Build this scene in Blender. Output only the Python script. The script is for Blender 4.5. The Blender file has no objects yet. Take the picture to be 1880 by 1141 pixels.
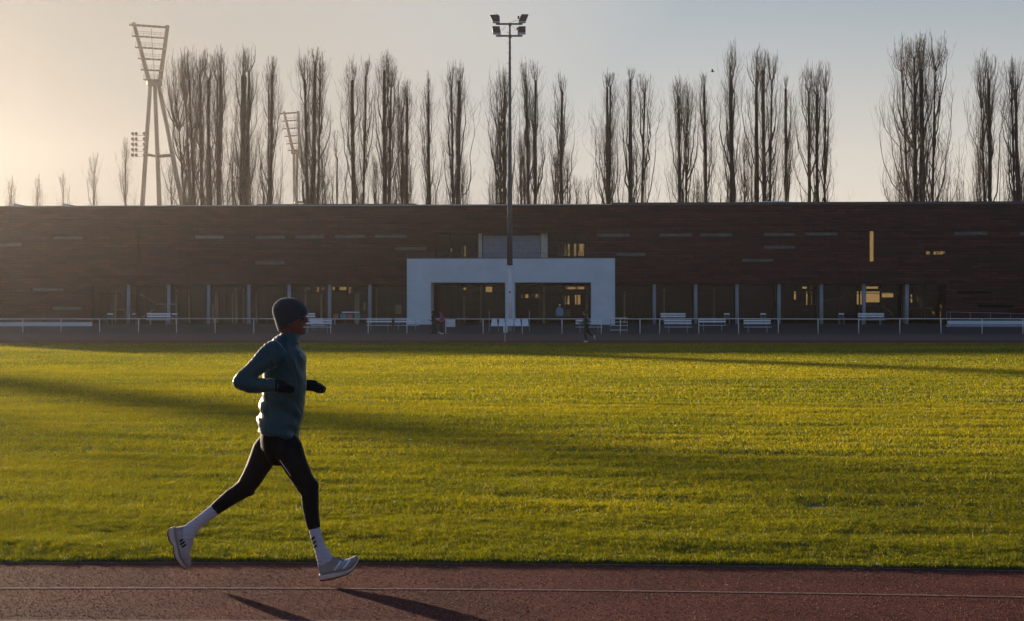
import bpy, bmesh, math, random
import numpy as np
from mathutils import Vector, Matrix, noise as mnoise
from mathutils.bvhtree import BVHTree

random.seed(7)
RNG = np.random.default_rng(11)
scene = bpy.context.scene
COL = scene.collection
F = 3000.0            # focal length in photo pixels (photo is 1880 wide)
CX, HY, EYE = 940.0, 572.0, 1.70


def px(x, y, Y):
    """world point at distance Y seen at photo pixel x, y"""
    return Vector(((x - CX) * Y / F, Y, EYE - (y - HY) * Y / F))


def gy(y):
    """distance of level ground seen at photo row y"""
    return EYE * F / (y - HY)


# ------------------------------------------------------------------ mesh helper
class MB:
    def __init__(self):
        self.v, self.f = [], []

    def add(self, vs, fs):
        o = len(self.v)
        self.v += [tuple(p) for p in vs]
        self.f += [tuple(i + o for i in f) for f in fs]
        return self

    def box(self, x0, x1, y0, y1, z0, z1):
        vs = [(x, y, z) for z in (z0, z1) for y in (y0, y1) for x in (x0, x1)]
        return self.add(vs, [(0, 2, 3, 1), (4, 5, 7, 6), (0, 1, 5, 4), (2, 6, 7, 3), (0, 4, 6, 2), (1, 3, 7, 5)])

    def obox(self, c, ax, ay, az):
        """oriented box: centre and three half-axis vectors"""
        c, ax, ay, az = Vector(c), Vector(ax), Vector(ay), Vector(az)
        vs = [c + sx * ax + sy * ay + sz * az for sz in (-1, 1) for sy in (-1, 1) for sx in (-1, 1)]
        return self.add(vs, [(0, 2, 3, 1), (4, 5, 7, 6), (0, 1, 5, 4), (2, 6, 7, 3), (0, 4, 6, 2), (1, 3, 7, 5)])

    def tube(self, pts, rs, n=8, cap=True):
        pts = [Vector(p) for p in pts]
        if not hasattr(rs, '__len__'):
            rs = [rs] * len(pts)
        o = len(self.v)
        prev = None
        for i, p in enumerate(pts):
            t = (pts[min(i + 1, len(pts) - 1)] - pts[max(i - 1, 0)]).normalized()
            if prev is None:
                a = t.orthogonal().normalized()
            else:
                a = (prev - t * prev.dot(t))
                a = a.normalized() if a.length > 1e-6 else t.orthogonal().normalized()
            prev = a
            b = t.cross(a)
            for k in range(n):
                w = 2 * math.pi * k / n
                self.v.append(tuple(p + (a * math.cos(w) + b * math.sin(w)) * rs[i]))
        for i in range(len(pts) - 1):
            for k in range(n):
                k2 = (k + 1) % n
                self.f.append((o + i * n + k, o + i * n + k2, o + (i + 1) * n + k2, o + (i + 1) * n + k))
        if cap:
            self.f.append(tuple(o + k for k in reversed(range(n))))
            self.f.append(tuple(o + (len(pts) - 1) * n + k for k in range(n)))
        return self

    def ball(self, c, r, n=12, m=8, s=(1, 1, 1)):
        o = len(self.v)
        for j in range(m + 1):
            th = math.pi * j / m
            for k in range(n):
                w = 2 * math.pi * k / n
                self.v.append((c[0] + r * s[0] * math.sin(th) * math.cos(w), c[1] + r * s[1] * math.sin(th) * math.sin(w), c[2] + r * s[2] * math.cos(th)))
        for j in range(m):
            for k in range(n):
                k2 = (k + 1) % n
                self.f.append((o + j * n + k, o + (j + 1) * n + k, o + (j + 1) * n + k2, o + j * n + k2))
        return self

    def rings(self, rings, cap=True):
        """loft through rings of equal length"""
        o, n = len(self.v), len(rings[0])
        for r in rings:
            self.v += [tuple(p) for p in r]
        for i in range(len(rings) - 1):
            for k in range(n):
                k2 = (k + 1) % n
                self.f.append((o + i * n + k, o + i * n + k2, o + (i + 1) * n + k2, o + (i + 1) * n + k))
        if cap:
            self.f.append(tuple(o + k for k in reversed(range(n))))
            self.f.append(tuple(o + (len(rings) - 1) * n + k for k in range(n)))
        return self

    def mesh(self, name, off=(0, 0, 0)):
        me = bpy.data.meshes.new(name)
        me.from_pydata([(a - off[0], b - off[1], c - off[2]) for a, b, c in self.v], [], self.f)
        me.validate()
        return me

    def build(self, name, m, parent=None, off=None, smooth=False, label=None, bevel=0):
        if off is None:
            off = root_off(parent)
        me = self.mesh(name, off)
        bm = bmesh.new(); bm.from_mesh(me)
        bmesh.ops.remove_doubles(bm, verts=bm.verts, dist=1e-5)
        bmesh.ops.recalc_face_normals(bm, faces=bm.faces)
        bm.to_mesh(me); bm.free()
        return link(name, me, m, parent, smooth, label, bevel)


def root_off(parent):
    p = parent
    while p is not None and p.parent is not None:
        p = p.parent
    return tuple(p.location) if p is not None and p.get('_world', 1) else (0, 0, 0)


def link(name, me, m, parent=None, smooth=False, label=None, bevel=0):
    o = bpy.data.objects.new(name, me)
    COL.objects.link(o)
    if m is not None:
        me.materials.append(m)
    if smooth:
        for p in me.polygons:
            p.use_smooth = True
    if parent is not None:
        o.parent = parent
    if label:
        o['label'] = label
    if bevel:
        b = o.modifiers.new('bevel', 'BEVEL'); b.width = bevel; b.segments = 2; b.limit_method = 'ANGLE'
    return o


def thing(name, label, cat, loc=(0, 0, 0), rotz=0, group=None):
    o = bpy.data.objects.new(name, None)
    COL.objects.link(o)
    o.location = loc
    o.rotation_euler = (0, 0, rotz)
    o.empty_display_size = 0.2
    return tag(o, label, cat, group)


def tag(o, label, cat, group=None):
    o['label'] = label
    o['category'] = cat
    if group:
        o['group'] = group
    return o


def kind(o, k, label=None):
    o['kind'] = k
    if label:
        o['label'] = label
    return o


def copy_tree(o, parent=None):
    c = o.copy()
    COL.objects.link(c)
    if parent is not None:
        c.parent = parent
    for ch in list(o.children):
        copy_tree(ch, c)
    return c


# ------------------------------------------------------------------ materials
def newmat(name):
    m = bpy.data.materials.new(name)
    m.use_nodes = True
    nt = m.node_tree
    return m, nt, nt.nodes['Principled BSDF'], nt.nodes['Material Output']


def setin(n, **kw):
    for k, v in kw.items():
        k = k.replace('_', ' ')
        if k in n.inputs:
            n.inputs[k].default_value = v


def nd(nt, t, **kw):
    n = nt.nodes.new(t)
    for k, v in kw.items():
        setattr(n, k, v)
    return n


def mat(name, col, rough=0.6, var=0.25, scale=8.0, bump=0.0, bscale=40.0, metal=0.0, spec=0.5, stretch=(1, 1, 1), col2=None):
    """principled material with noise-driven colour variation and optional bump"""
    m, nt, bsdf, out = newmat(name)
    tc = nd(nt, 'ShaderNodeTexCoord')
    mp = nd(nt, 'ShaderNodeMapping'); mp.inputs['Scale'].default_value = stretch
    nt.links.new(tc.outputs['Object'], mp.inputs['Vector'])
    nz = nd(nt, 'ShaderNodeTexNoise'); setin(nz, Scale=scale, Detail=6.0, Roughness=0.6)
    nt.links.new(mp.outputs['Vector'], nz.inputs['Vector'])
    cr = nd(nt, 'ShaderNodeValToRGB')
    a = [c * (1 - var) for c in col] + [1]
    b = [min(1, c * (1 + var)) for c in (col2 or col)] + [1]
    cr.color_ramp.elements[0].position = 0.3; cr.color_ramp.elements[0].color = a
    cr.color_ramp.elements[1].position = 0.7; cr.color_ramp.elements[1].color = b
    nt.links.new(nz.outputs['Fac'], cr.inputs['Fac'])
    nt.links.new(cr.outputs['Color'], bsdf.inputs['Base Color'])
    setin(bsdf, Roughness=rough, Metallic=metal, Specular_IOR_Level=spec)
    if bump:
        n2 = nd(nt, 'ShaderNodeTexNoise'); setin(n2, Scale=bscale, Detail=4.0)
        nt.links.new(mp.outputs['Vector'], n2.inputs['Vector'])
        bp = nd(nt, 'ShaderNodeBump'); setin(bp, Strength=min(1, bump), Distance=0.01 if bump <= 1 else 0.01 * bump)
        nt.links.new(n2.outputs['Fac'], bp.inputs['Height'])
        nt.links.new(bp.outputs['Normal'], bsdf.inputs['Normal'])
    return m


def glass_mat(name, tint, gloss=0.08):
    m, nt, bsdf, out = newmat(name)
    nt.nodes.remove(bsdf)
    tr = nd(nt, 'ShaderNodeBsdfTransparent'); tr.inputs['Color'].default_value = (*tint, 1)
    gl = nd(nt, 'ShaderNodeBsdfGlossy'); setin(gl, Roughness=0.02); gl.inputs['Color'].default_value = (0.9, 0.9, 0.9, 1)
    fr = nd(nt, 'ShaderNodeFresnel'); fr.inputs['IOR'].default_value = 1.0 + gloss * 6
    mx = nd(nt, 'ShaderNodeMixShader')
    nt.links.new(fr.outputs[0], mx.inputs[0]); nt.links.new(tr.outputs[0], mx.inputs[1]); nt.links.new(gl.outputs[0], mx.inputs[2])
    nt.links.new(mx.outputs[0], out.inputs['Surface'])
    return m


M = {}
M['white'] = mat('white_paint', (0.80, 0.79, 0.78), 0.45, 0.10, 6)
M['wood_white'] = mat('white_slats', (0.88, 0.87, 0.86), 0.5, 0.12, 9, 0.2, 60)
M['steel'] = mat('galvanised_steel', (0.30, 0.31, 0.32), 0.5, 0.2, 5, metal=0.3)
M['darksteel'] = mat('dark_steel', (0.075, 0.075, 0.08), 0.5, 0.25, 5)
M['tower'] = mat('tower_concrete_grey', (0.07, 0.068, 0.06), 0.7, 0.15, 1.5)
M['black'] = mat('black_plastic', (0.02, 0.02, 0.022), 0.45, 0.3, 10)
M['render'] = mat('white_render', (0.72, 0.775, 0.80), 0.8, 0.09, 0.6, 0.15, 30)
M['column'] = mat('pale_column_concrete', (0.36, 0.385, 0.41), 0.75, 0.12, 2)
M['greypanel'] = mat('grey_panel', (0.26, 0.29, 0.32), 0.5, 0.15, 3)
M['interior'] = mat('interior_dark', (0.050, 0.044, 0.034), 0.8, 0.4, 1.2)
M['palewood'] = mat('pale_timber', (0.58, 0.54, 0.43), 0.6, 0.2, 3, stretch=(4, 4, 0.4))
M['roofmetal'] = mat('roof_metal', (0.42, 0.42, 0.40), 0.35, 0.15, 2, metal=0.4)
M['darkframe'] = mat('dark_window_frame', (0.035, 0.033, 0.03), 0.5, 0.3, 4)
M['slot'] = mat('frosted_slot_glass', (0.115, 0.112, 0.10), 0.35, 0.45, 1.3, stretch=(1, 1, 3))
M['slotdark'] = mat('dark_slot_glass', (0.006, 0.006, 0.006), 0.9, 0.3, 2, spec=0.05)
M['bark'] = mat('poplar_bark', (0.032, 0.026, 0.020), 0.9, 0.35, 2.5, stretch=(1, 1, 0.3))
M['twig'] = mat('poplar_twigs', (0.085, 0.062, 0.040), 0.85, 0.3, 0.8)
M['glass'] = glass_mat('amber_tinted_glass', (0.80, 0.77, 0.70), 0.03)
M['clear'] = glass_mat('interior_clear_glass', (0.70, 0.61, 0.43), 0.03)
M['yellow'] = mat('yellow_plastic', (0.55, 0.42, 0.03), 0.5, 0.2, 4)
M['redbox'] = mat('red_plastic', (0.36, 0.11, 0.08), 0.5, 0.2, 4)
M['tealbox'] = mat('teal_plastic', (0.09, 0.32, 0.26), 0.5, 0.2, 4)
M['maroon'] = mat('maroon_plastic', (0.13, 0.03, 0.03), 0.5, 0.2, 4)


def brick_mat():
    m, nt, bsdf, out = newmat('dark_red_brick')
    tc = nd(nt, 'ShaderNodeTexCoord')
    mp = nd(nt, 'ShaderNodeMapping'); mp.inputs['Rotation'].default_value = (math.pi / 2, 0, 0)
    nt.links.new(tc.outputs['Object'], mp.inputs['Vector'])
    br = nd(nt, 'ShaderNodeTexBrick')
    setin(br, Scale=1.0, Mortar_Size=0.022, Brick_Width=1.1, Row_Height=0.24, Bias=-0.15)
    br.inputs['Color1'].default_value = (0.092, 0.0235, 0.0165, 1)
    br.inputs['Color2'].default_value = (0.030, 0.0095, 0.0085, 1)
    br.inputs['Mortar'].default_value = (0.010, 0.007, 0.006, 1)
    nt.links.new(mp.outputs['Vector'], br.inputs['Vector'])
    # weathering bands along the courses
    mp2 = nd(nt, 'ShaderNodeMapping'); mp2.inputs['Scale'].default_value = (0.05, 0.05, 2.2)
    nt.links.new(tc.outputs['Object'], mp2.inputs['Vector'])
    nz = nd(nt, 'ShaderNodeTexNoise'); setin(nz, Scale=1.6, Detail=5.0, Roughness=0.65)
    nt.links.new(mp2.outputs['Vector'], nz.inputs['Vector'])
    mr = nd(nt, 'ShaderNodeMapRange'); setin(mr, From_Min=0.3, From_Max=0.7, To_Min=0.40, To_Max=1.75)
    nt.links.new(nz.outputs['Fac'], mr.inputs['Value'])
    nz2 = nd(nt, 'ShaderNodeTexNoise'); setin(nz2, Scale=3.2, Detail=4.0, Roughness=0.8)
    nt.links.new(tc.outputs['Object'], nz2.inputs['Vector'])
    mr2 = nd(nt, 'ShaderNodeMapRange'); setin(mr2, From_Min=0.3, From_Max=0.7, To_Min=0.65, To_Max=1.4)
    nt.links.new(nz2.outputs['Fac'], mr2.inputs['Value'])
    mu = nd(nt, 'ShaderNodeMath', operation='MULTIPLY')
    nt.links.new(mr.outputs[0], mu.inputs[0]); nt.links.new(mr2.outputs[0], mu.inputs[1])
    mx = nd(nt, 'ShaderNodeMix', data_type='RGBA', blend_type='MULTIPLY'); mx.inputs[0].default_value = 1
    nt.links.new(br.outputs['Color'], mx.inputs[6]); nt.links.new(mu.outputs[0], mx.inputs[7])
    nt.links.new(mx.outputs[2], bsdf.inputs['Base Color'])
    bp = nd(nt, 'ShaderNodeBump'); setin(bp, Strength=0.6, Distance=0.02)
    nt.links.new(br.outputs['Fac'], bp.inputs['Height']); bp.invert = True
    nt.links.new(bp.outputs['Normal'], bsdf.inputs['Normal'])
    setin(bsdf, Roughness=0.8, Specular_IOR_Level=0.3)
    return m


M['brick'] = brick_mat()


def track_mat():
    m, nt, bsdf, out = newmat('red_running_track')
    tc = nd(nt, 'ShaderNodeTexCoord')
    n1 = nd(nt, 'ShaderNodeTexNoise'); setin(n1, Scale=85.0, Detail=4.0, Roughness=0.8)
    n2 = nd(nt, 'ShaderNodeTexNoise'); setin(n2, Scale=0.9, Detail=6.0, Roughness=0.65)
    vo = nd(nt, 'ShaderNodeTexVoronoi'); setin(vo, Scale=230.0)
    for n in (n1, n2, vo):
        nt.links.new(tc.outputs['Object'], n.inputs['Vector'])
    c1 = nd(nt, 'ShaderNodeValToRGB')
    c1.color_ramp.elements[0].position = 0.30; c1.color_ramp.elements[0].color = (0.040, 0.011, 0.007, 1)
    c1.color_ramp.elements[1].position = 0.72; c1.color_ramp.elements[1].color = (0.275, 0.080, 0.056, 1)
    nt.links.new(n1.outputs['Fac'], c1.inputs['Fac'])
    mr = nd(nt, 'ShaderNodeMapRange'); setin(mr, From_Min=0.3, From_Max=0.7, To_Min=0.62, To_Max=1.28)
    nt.links.new(n2.outputs['Fac'], mr.inputs['Value'])
    mx = nd(nt, 'ShaderNodeMix', data_type='RGBA', blend_type='MULTIPLY'); mx.inputs[0].default_value = 1
    nt.links.new(c1.outputs['Color'], mx.inputs[6]); nt.links.new(mr.outputs[0], mx.inputs[7])
    nt.links.new(mx.outputs[2], bsdf.inputs['Base Color'])
    ad = nd(nt, 'ShaderNodeMath', operation='ADD')
    nt.links.new(n1.outputs['Fac'], ad.inputs[0]); nt.links.new(vo.outputs['Distance'], ad.inputs[1])
    bp = nd(nt, 'ShaderNodeBump'); setin(bp, Strength=0.9, Distance=0.004)
    nt.links.new(ad.outputs[0], bp.inputs['Height'])
    nt.links.new(bp.outputs['Normal'], bsdf.inputs['Normal'])
    setin(bsdf, Roughness=0.9, Specular_IOR_Level=0.06)
    return m


M['track'] = track_mat()
M['line'] = mat('worn_white_line', (0.25, 0.155, 0.13), 0.8, 0.55, 22, 0.5, 150, spec=0.1)
M['soil'] = mat('turf_soil', (0.045, 0.05, 0.012), 0.95, 0.4, 6, 0.8, 30)
M['ground'] = mat('open_ground', (0.075, 0.07, 0.04), 0.95, 0.3, 0.3)
M['clay'] = mat('red_clay_strip', (0.070, 0.031, 0.020), 0.9, 0.3, 0.6, 0.4, 20, stretch=(0.3, 1, 1))
M['paving'] = mat('grey_paving', (0.034, 0.030, 0.026), 0.85, 0.3, 1.2, 0.3, 12)


def grass_mat(name='grass_blades'):
    m, nt, bsdf, out = newmat(name)
    at = nd(nt, 'ShaderNodeAttribute'); at.attribute_name = 'tone'
    tc = nd(nt, 'ShaderNodeTexCoord')
    nz = nd(nt, 'ShaderNodeTexNoise'); setin(nz, Scale=0.55, Detail=5.0, Roughness=0.6)
    nt.links.new(tc.outputs['Object'], nz.inputs['Vector'])
    ad = nd(nt, 'ShaderNodeMath', operation='MULTIPLY_ADD')
    ad.inputs[1].default_value = 0.75; ad.inputs[2].default_value = -0.28
    nt.links.new(nz.outputs['Fac'], ad.inputs[0])
    su = nd(nt, 'ShaderNodeMath', operation='ADD')
    nt.links.new(at.outputs['Fac'], su.inputs[0]); nt.links.new(ad.outputs[0], su.inputs[1])
    cr = nd(nt, 'ShaderNodeValToRGB')
    cr.color_ramp.elements[0].position = 0.1; cr.color_ramp.elements[0].color = (0.058, 0.072, 0.002, 1)
    cr.color_ramp.elements[1].position = 0.95; cr.color_ramp.elements[1].color = (0.31, 0.265, 0.015, 1)
    e = cr.color_ramp.elements.new(0.55); e.color = (0.147, 0.158, 0.003, 1)
    nt.links.new(su.outputs[0], cr.inputs['Fac'])
    di = nd(nt, 'ShaderNodeBsdfDiffuse'); tl = nd(nt, 'ShaderNodeBsdfTranslucent')
    gl = nd(nt, 'ShaderNodeBsdfGlossy'); setin(gl, Roughness=0.45); gl.inputs['Color'].default_value = (0.8, 0.8, 0.75, 1)
    nt.links.new(cr.outputs['Color'], di.inputs['Color'])
    hs = nd(nt, 'ShaderNodeHueSaturation'); setin(hs, Value=1.9, Saturation=1.1, Hue=0.488)
    nt.links.new(cr.outputs['Color'], hs.inputs['Color']); nt.links.new(hs.outputs['Color'], tl.inputs['Color'])
    m1 = nd(nt, 'ShaderNodeMixShader'); m1.inputs[0].default_value = 0.5
    m2 = nd(nt, 'ShaderNodeMixShader'); m2.inputs[0].default_value = 0.035
    nt.links.new(di.outputs[0], m1.inputs[1]); nt.links.new(tl.outputs[0], m1.inputs[2])
    nt.links.new(m1.outputs[0], m2.inputs[1]); nt.links.new(gl.outputs[0], m2.inputs[2])
    nt.links.new(m2.outputs[0], out.inputs['Surface'])
    nt.nodes.remove(bsdf)
    return m


M['grass'] = grass_mat()

# ------------------------------------------------------------------ light, sky, air, camera
SUN_AZ, SUN_EL = math.radians(-34.4), math.radians(6.4)   # azimuth from +Y, negative = left
cam = bpy.data.cameras.new('camera')
cam.sensor_width = 36.0
cam.lens = F / 1880.0 * 36.0
cam.shift_y = (HY - 570.5) / 1880.0
cam.clip_start, cam.clip_end = 0.1, 6000
co = bpy.data.objects.new('camera', cam); COL.objects.link(co)
co.location = (0, 0, EYE); co.rotation_euler = (math.pi / 2, 0, 0)
scene.camera = co

w = bpy.data.worlds.new('World'); scene.world = w; w.use_nodes = True
nt = w.node_tree
bg = nt.nodes['Background']
sky = nd(nt, 'ShaderNodeTexSky', sky_type='NISHITA')
sky.sun_disc = False
sky.sun_elevation = SUN_EL; sky.sun_rotation = SUN_AZ
sky.altitude = 50; sky.air_density = 1.0; sky.dust_density = 0.6; sky.ozone_density = 2.5
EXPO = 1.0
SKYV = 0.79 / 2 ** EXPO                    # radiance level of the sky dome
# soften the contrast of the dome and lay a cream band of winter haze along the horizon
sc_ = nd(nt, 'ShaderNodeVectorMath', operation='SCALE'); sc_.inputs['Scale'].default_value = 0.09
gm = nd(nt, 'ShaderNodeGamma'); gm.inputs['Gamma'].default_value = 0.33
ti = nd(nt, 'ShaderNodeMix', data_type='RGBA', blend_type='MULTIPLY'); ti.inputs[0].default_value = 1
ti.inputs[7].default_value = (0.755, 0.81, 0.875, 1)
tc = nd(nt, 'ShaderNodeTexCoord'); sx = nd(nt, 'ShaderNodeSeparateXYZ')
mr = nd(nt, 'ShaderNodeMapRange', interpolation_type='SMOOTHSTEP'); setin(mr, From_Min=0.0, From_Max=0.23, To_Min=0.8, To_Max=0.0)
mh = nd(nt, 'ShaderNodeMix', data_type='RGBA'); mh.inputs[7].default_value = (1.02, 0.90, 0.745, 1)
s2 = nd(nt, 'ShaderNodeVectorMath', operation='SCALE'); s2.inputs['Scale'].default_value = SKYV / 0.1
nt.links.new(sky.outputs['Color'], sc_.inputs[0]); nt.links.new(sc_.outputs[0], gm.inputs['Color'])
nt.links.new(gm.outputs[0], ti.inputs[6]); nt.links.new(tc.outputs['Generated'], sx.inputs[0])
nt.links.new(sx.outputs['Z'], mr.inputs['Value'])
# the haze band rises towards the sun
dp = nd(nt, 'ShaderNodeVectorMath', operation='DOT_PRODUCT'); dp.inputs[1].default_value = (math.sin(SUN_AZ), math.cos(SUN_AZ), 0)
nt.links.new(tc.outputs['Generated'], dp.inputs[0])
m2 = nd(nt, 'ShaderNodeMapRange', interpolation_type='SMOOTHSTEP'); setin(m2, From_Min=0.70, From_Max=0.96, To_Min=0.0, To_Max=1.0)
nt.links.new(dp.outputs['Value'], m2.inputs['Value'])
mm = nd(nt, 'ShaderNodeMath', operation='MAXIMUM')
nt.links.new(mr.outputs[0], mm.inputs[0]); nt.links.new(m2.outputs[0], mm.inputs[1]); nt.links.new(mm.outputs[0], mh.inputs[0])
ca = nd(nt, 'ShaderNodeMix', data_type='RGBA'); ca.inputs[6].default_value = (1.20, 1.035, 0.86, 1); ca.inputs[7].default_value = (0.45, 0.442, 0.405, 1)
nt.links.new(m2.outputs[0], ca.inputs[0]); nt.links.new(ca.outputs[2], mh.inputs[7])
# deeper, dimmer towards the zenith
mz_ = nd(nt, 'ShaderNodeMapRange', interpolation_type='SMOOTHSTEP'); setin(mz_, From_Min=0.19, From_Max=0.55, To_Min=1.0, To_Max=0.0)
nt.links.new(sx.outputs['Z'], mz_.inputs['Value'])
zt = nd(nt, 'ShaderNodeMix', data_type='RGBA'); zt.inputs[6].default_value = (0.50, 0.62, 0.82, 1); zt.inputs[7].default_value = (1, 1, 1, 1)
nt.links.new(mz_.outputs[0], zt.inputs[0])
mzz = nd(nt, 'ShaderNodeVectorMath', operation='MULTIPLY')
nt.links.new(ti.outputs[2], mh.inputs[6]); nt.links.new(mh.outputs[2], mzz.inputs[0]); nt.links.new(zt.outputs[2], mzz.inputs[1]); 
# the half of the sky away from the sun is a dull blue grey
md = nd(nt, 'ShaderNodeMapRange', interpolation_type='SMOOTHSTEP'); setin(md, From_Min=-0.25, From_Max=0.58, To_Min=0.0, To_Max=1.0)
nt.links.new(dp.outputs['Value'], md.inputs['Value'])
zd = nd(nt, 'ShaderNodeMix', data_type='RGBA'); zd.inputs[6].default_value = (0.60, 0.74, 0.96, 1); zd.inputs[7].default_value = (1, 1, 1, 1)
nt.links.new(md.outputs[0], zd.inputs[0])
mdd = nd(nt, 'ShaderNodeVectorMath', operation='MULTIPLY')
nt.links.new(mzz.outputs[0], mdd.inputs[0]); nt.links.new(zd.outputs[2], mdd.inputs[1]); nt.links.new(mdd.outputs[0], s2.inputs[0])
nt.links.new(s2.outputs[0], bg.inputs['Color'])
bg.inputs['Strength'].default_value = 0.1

sun = bpy.data.lights.new('sun', 'SUN')
sun.energy = 5.0; sun.angle = math.radians(0.9); sun.color = (1.0, 0.80, 0.57)
so = bpy.data.objects.new('sun', sun); COL.objects.link(so)
sd = Vector((math.sin(SUN_AZ) * math.cos(SUN_EL), math.cos(SUN_AZ) * math.cos(SUN_EL), math.sin(SUN_EL)))
so.rotation_euler = sd.to_track_quat('Z', 'Y').to_euler()
so.location = sd * 300

vs = scene.view_settings
vs.view_transform = 'Standard'; vs.look = 'None'; vs.gamma = 1.0; vs.use_curve_mapping = False
vs.exposure = EXPO
cy = scene.cycles
cy.use_denoising = True
cy.denoiser = 'OPENIMAGEDENOISE'; cy.denoising_input_passes = 'RGB_ALBEDO_NORMAL'; cy.denoising_prefilter = 'ACCURATE'
cy.max_bounces = 8; cy.transparent_max_bounces = 16; cy.volume_bounces = 0
cy.sample_clamp_indirect = 4.0

HAZE = 0.00016
hm, nt, bsdf, out = newmat('haze_air')
nt.nodes.remove(bsdf)
pv = nd(nt, 'ShaderNodeVolumePrincipled')
pv.inputs['Color'].default_value = (0.98, 0.92, 0.90, 1)
pv.inputs['Density'].default_value = HAZE
pv.inputs['Anisotropy'].default_value = 0.77
nt.links.new(pv.outputs[0], out.inputs['Volume'])
haze = kind(MB().box(-520, 520, -210, 660, -1.5, 68).build('haze', hm), 'stuff')
# ------------------------------------------------------------------ ground, track, turf
def sheet(name, pts, z, m, off=(0, 0, 0)):
    return kind(MB().add([(x, y, z) for x, y in pts], [tuple(range(len(pts)))]).build(name, m), 'structure')


sheet('ground', [(-500, -190), (500, -190), (500, 640), (-500, 640)], -0.03, M['ground'])


def edge(X):                      # near edge of the turf: a gentle bend of the oval
    c = max(-6.0, min(6.0, X))
    y = 11.00 - 0.052 * c - 0.0112 * c * c
    return y + (X - c) * (-0.052 - 2 * 0.0112 * c) * 0.5


XS = [-40, -20, -12, -8] + [-6 + 0.25 * i for i in range(49)] + [8, 12, 20, 40]


def band(name, f0, f1, z, m):
    mb = MB()
    vs = [(x, f0(x), z) for x in XS] + [(x, f1(x), z) for x in XS]
    n = len(XS)
    mb.add(vs, [(i, i + 1, n + i + 1, n + i) for i in range(n - 1)])
    return kind(mb.build(name, m), 'structure')


band('running_track', lambda x: edge(x) - 12.5, lambda x: edge(x) + 0.05, 0.0, M['track'])
for k, dy in enumerate((-0.02, -1.035, -2.09, -3.13, -4.17)):
    wd = 0.032 if k else 0.03
    band('lane_line', lambda x, d=dy: edge(x) + d - wd / 2, lambda x, d=dy: edge(x) + d + wd / 2, 0.004, M['line'])

T0, T1 = 85.0, 96.0
kind(MB().add([(-130, T0, 0.0), (130, T0, 0.0), (130, T1, 0.0), (-130, T1, 0.0)], [(0, 1, 2, 3)]).build('far_track', M['track']), 'structure')
kind(MB().add([(-130, T1, 0.0), (130, T1, 0.0), (130, 124.2, 0.0), (-130, 124.2, 0.0)], [(0, 1, 2, 3)]).build('clay_path', M['clay']), 'structure')
for k in range(0, 9, 2):
    y = T0 + 0.6 + k * 1.22
    kind(MB().add([(-130, y, .004), (130, y, .004), (130, y + .05, .004), (-130, y + .05, .004)], [(0, 1, 2, 3)]).build('far_lane_line', M['line']), 'structure')

TER = 0.588
def tz(Y):                         # height of the spectators' bank behind the fence
    if Y <= 124.2:
        return 0.0
    return min(TER, (Y - 124.2) / (136.0 - 124.2) * TER)


mb = MB()
ys = [124.2, 128.1, 132.1, 136.0, 175.0]
for i in range(4):
    mb.add([(-140, ys[i], tz(ys[i])), (140, ys[i], tz(ys[i])), (140, ys[i + 1], tz(ys[i + 1])), (-140, ys[i + 1], tz(ys[i + 1]))], [(0, 1, 2, 3)])
kind(mb.build('terrace_bank', M['paving']), 'structure')


def hump(x, y):
    return 0.006 * np.sin(x * 2.1 + 1.3 * np.sin(y * 1.7)) * np.sin(y * 2.9 + 0.8 * np.sin(x * 1.3)) + 0.005 * np.sin(x * 0.7 + y * 3.7 + 2 * np.sin(x * .31)) + 0.004 * np.sin(y * 6.3 + x * 1.1)


# turf soil, a gently uneven sheet
xs = np.concatenate([[-60, -40, -25], np.linspace(-16, 16, 90), [25, 40, 60]])
vsx, fs = [], []
rows = np.concatenate([np.linspace(0, 1, 120) ** 1.6])
for t in rows:
    for x in xs:
        e = edge(float(x))
        y = e + t * (T0 - 0.1 - e)
        z = 0.012 + (float(hump(x, y)) if t > 0 else -0.02) * (1 if abs(x) < 17 else 0)
        vsx.append((x, y, z))
n = len(xs)
for i in range(len(rows) - 1):
    for j in range(n - 1):
        fs.append((i * n + j, i * n + j + 1, (i + 1) * n + j + 1, (i + 1) * n + j))
kind(MB().add(vsx, fs).build('turf_soil', M['soil'], smooth=True), 'structure')


def vnoise(x, y, s, seed):
    """cheap smooth value noise on arrays"""
    r = np.random.default_rng(seed).random((257, 257)).astype(np.float32)
    u, v = x / s, y / s
    iu, iv = np.floor(u).astype(int), np.floor(v).astype(int)
    fu, fv = u - iu, v - iv
    fu = fu * fu * (3 - 2 * fu); fv = fv * fv * (3 - 2 * fv)
    g = lambda a, b: r[(iu + a) % 257, (iv + b) % 257]
    return (g(0, 0) * (1 - fu) + g(1, 0) * fu) * (1 - fv) + (g(0, 1) * (1 - fu) + g(1, 1) * fu) * fv


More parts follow.
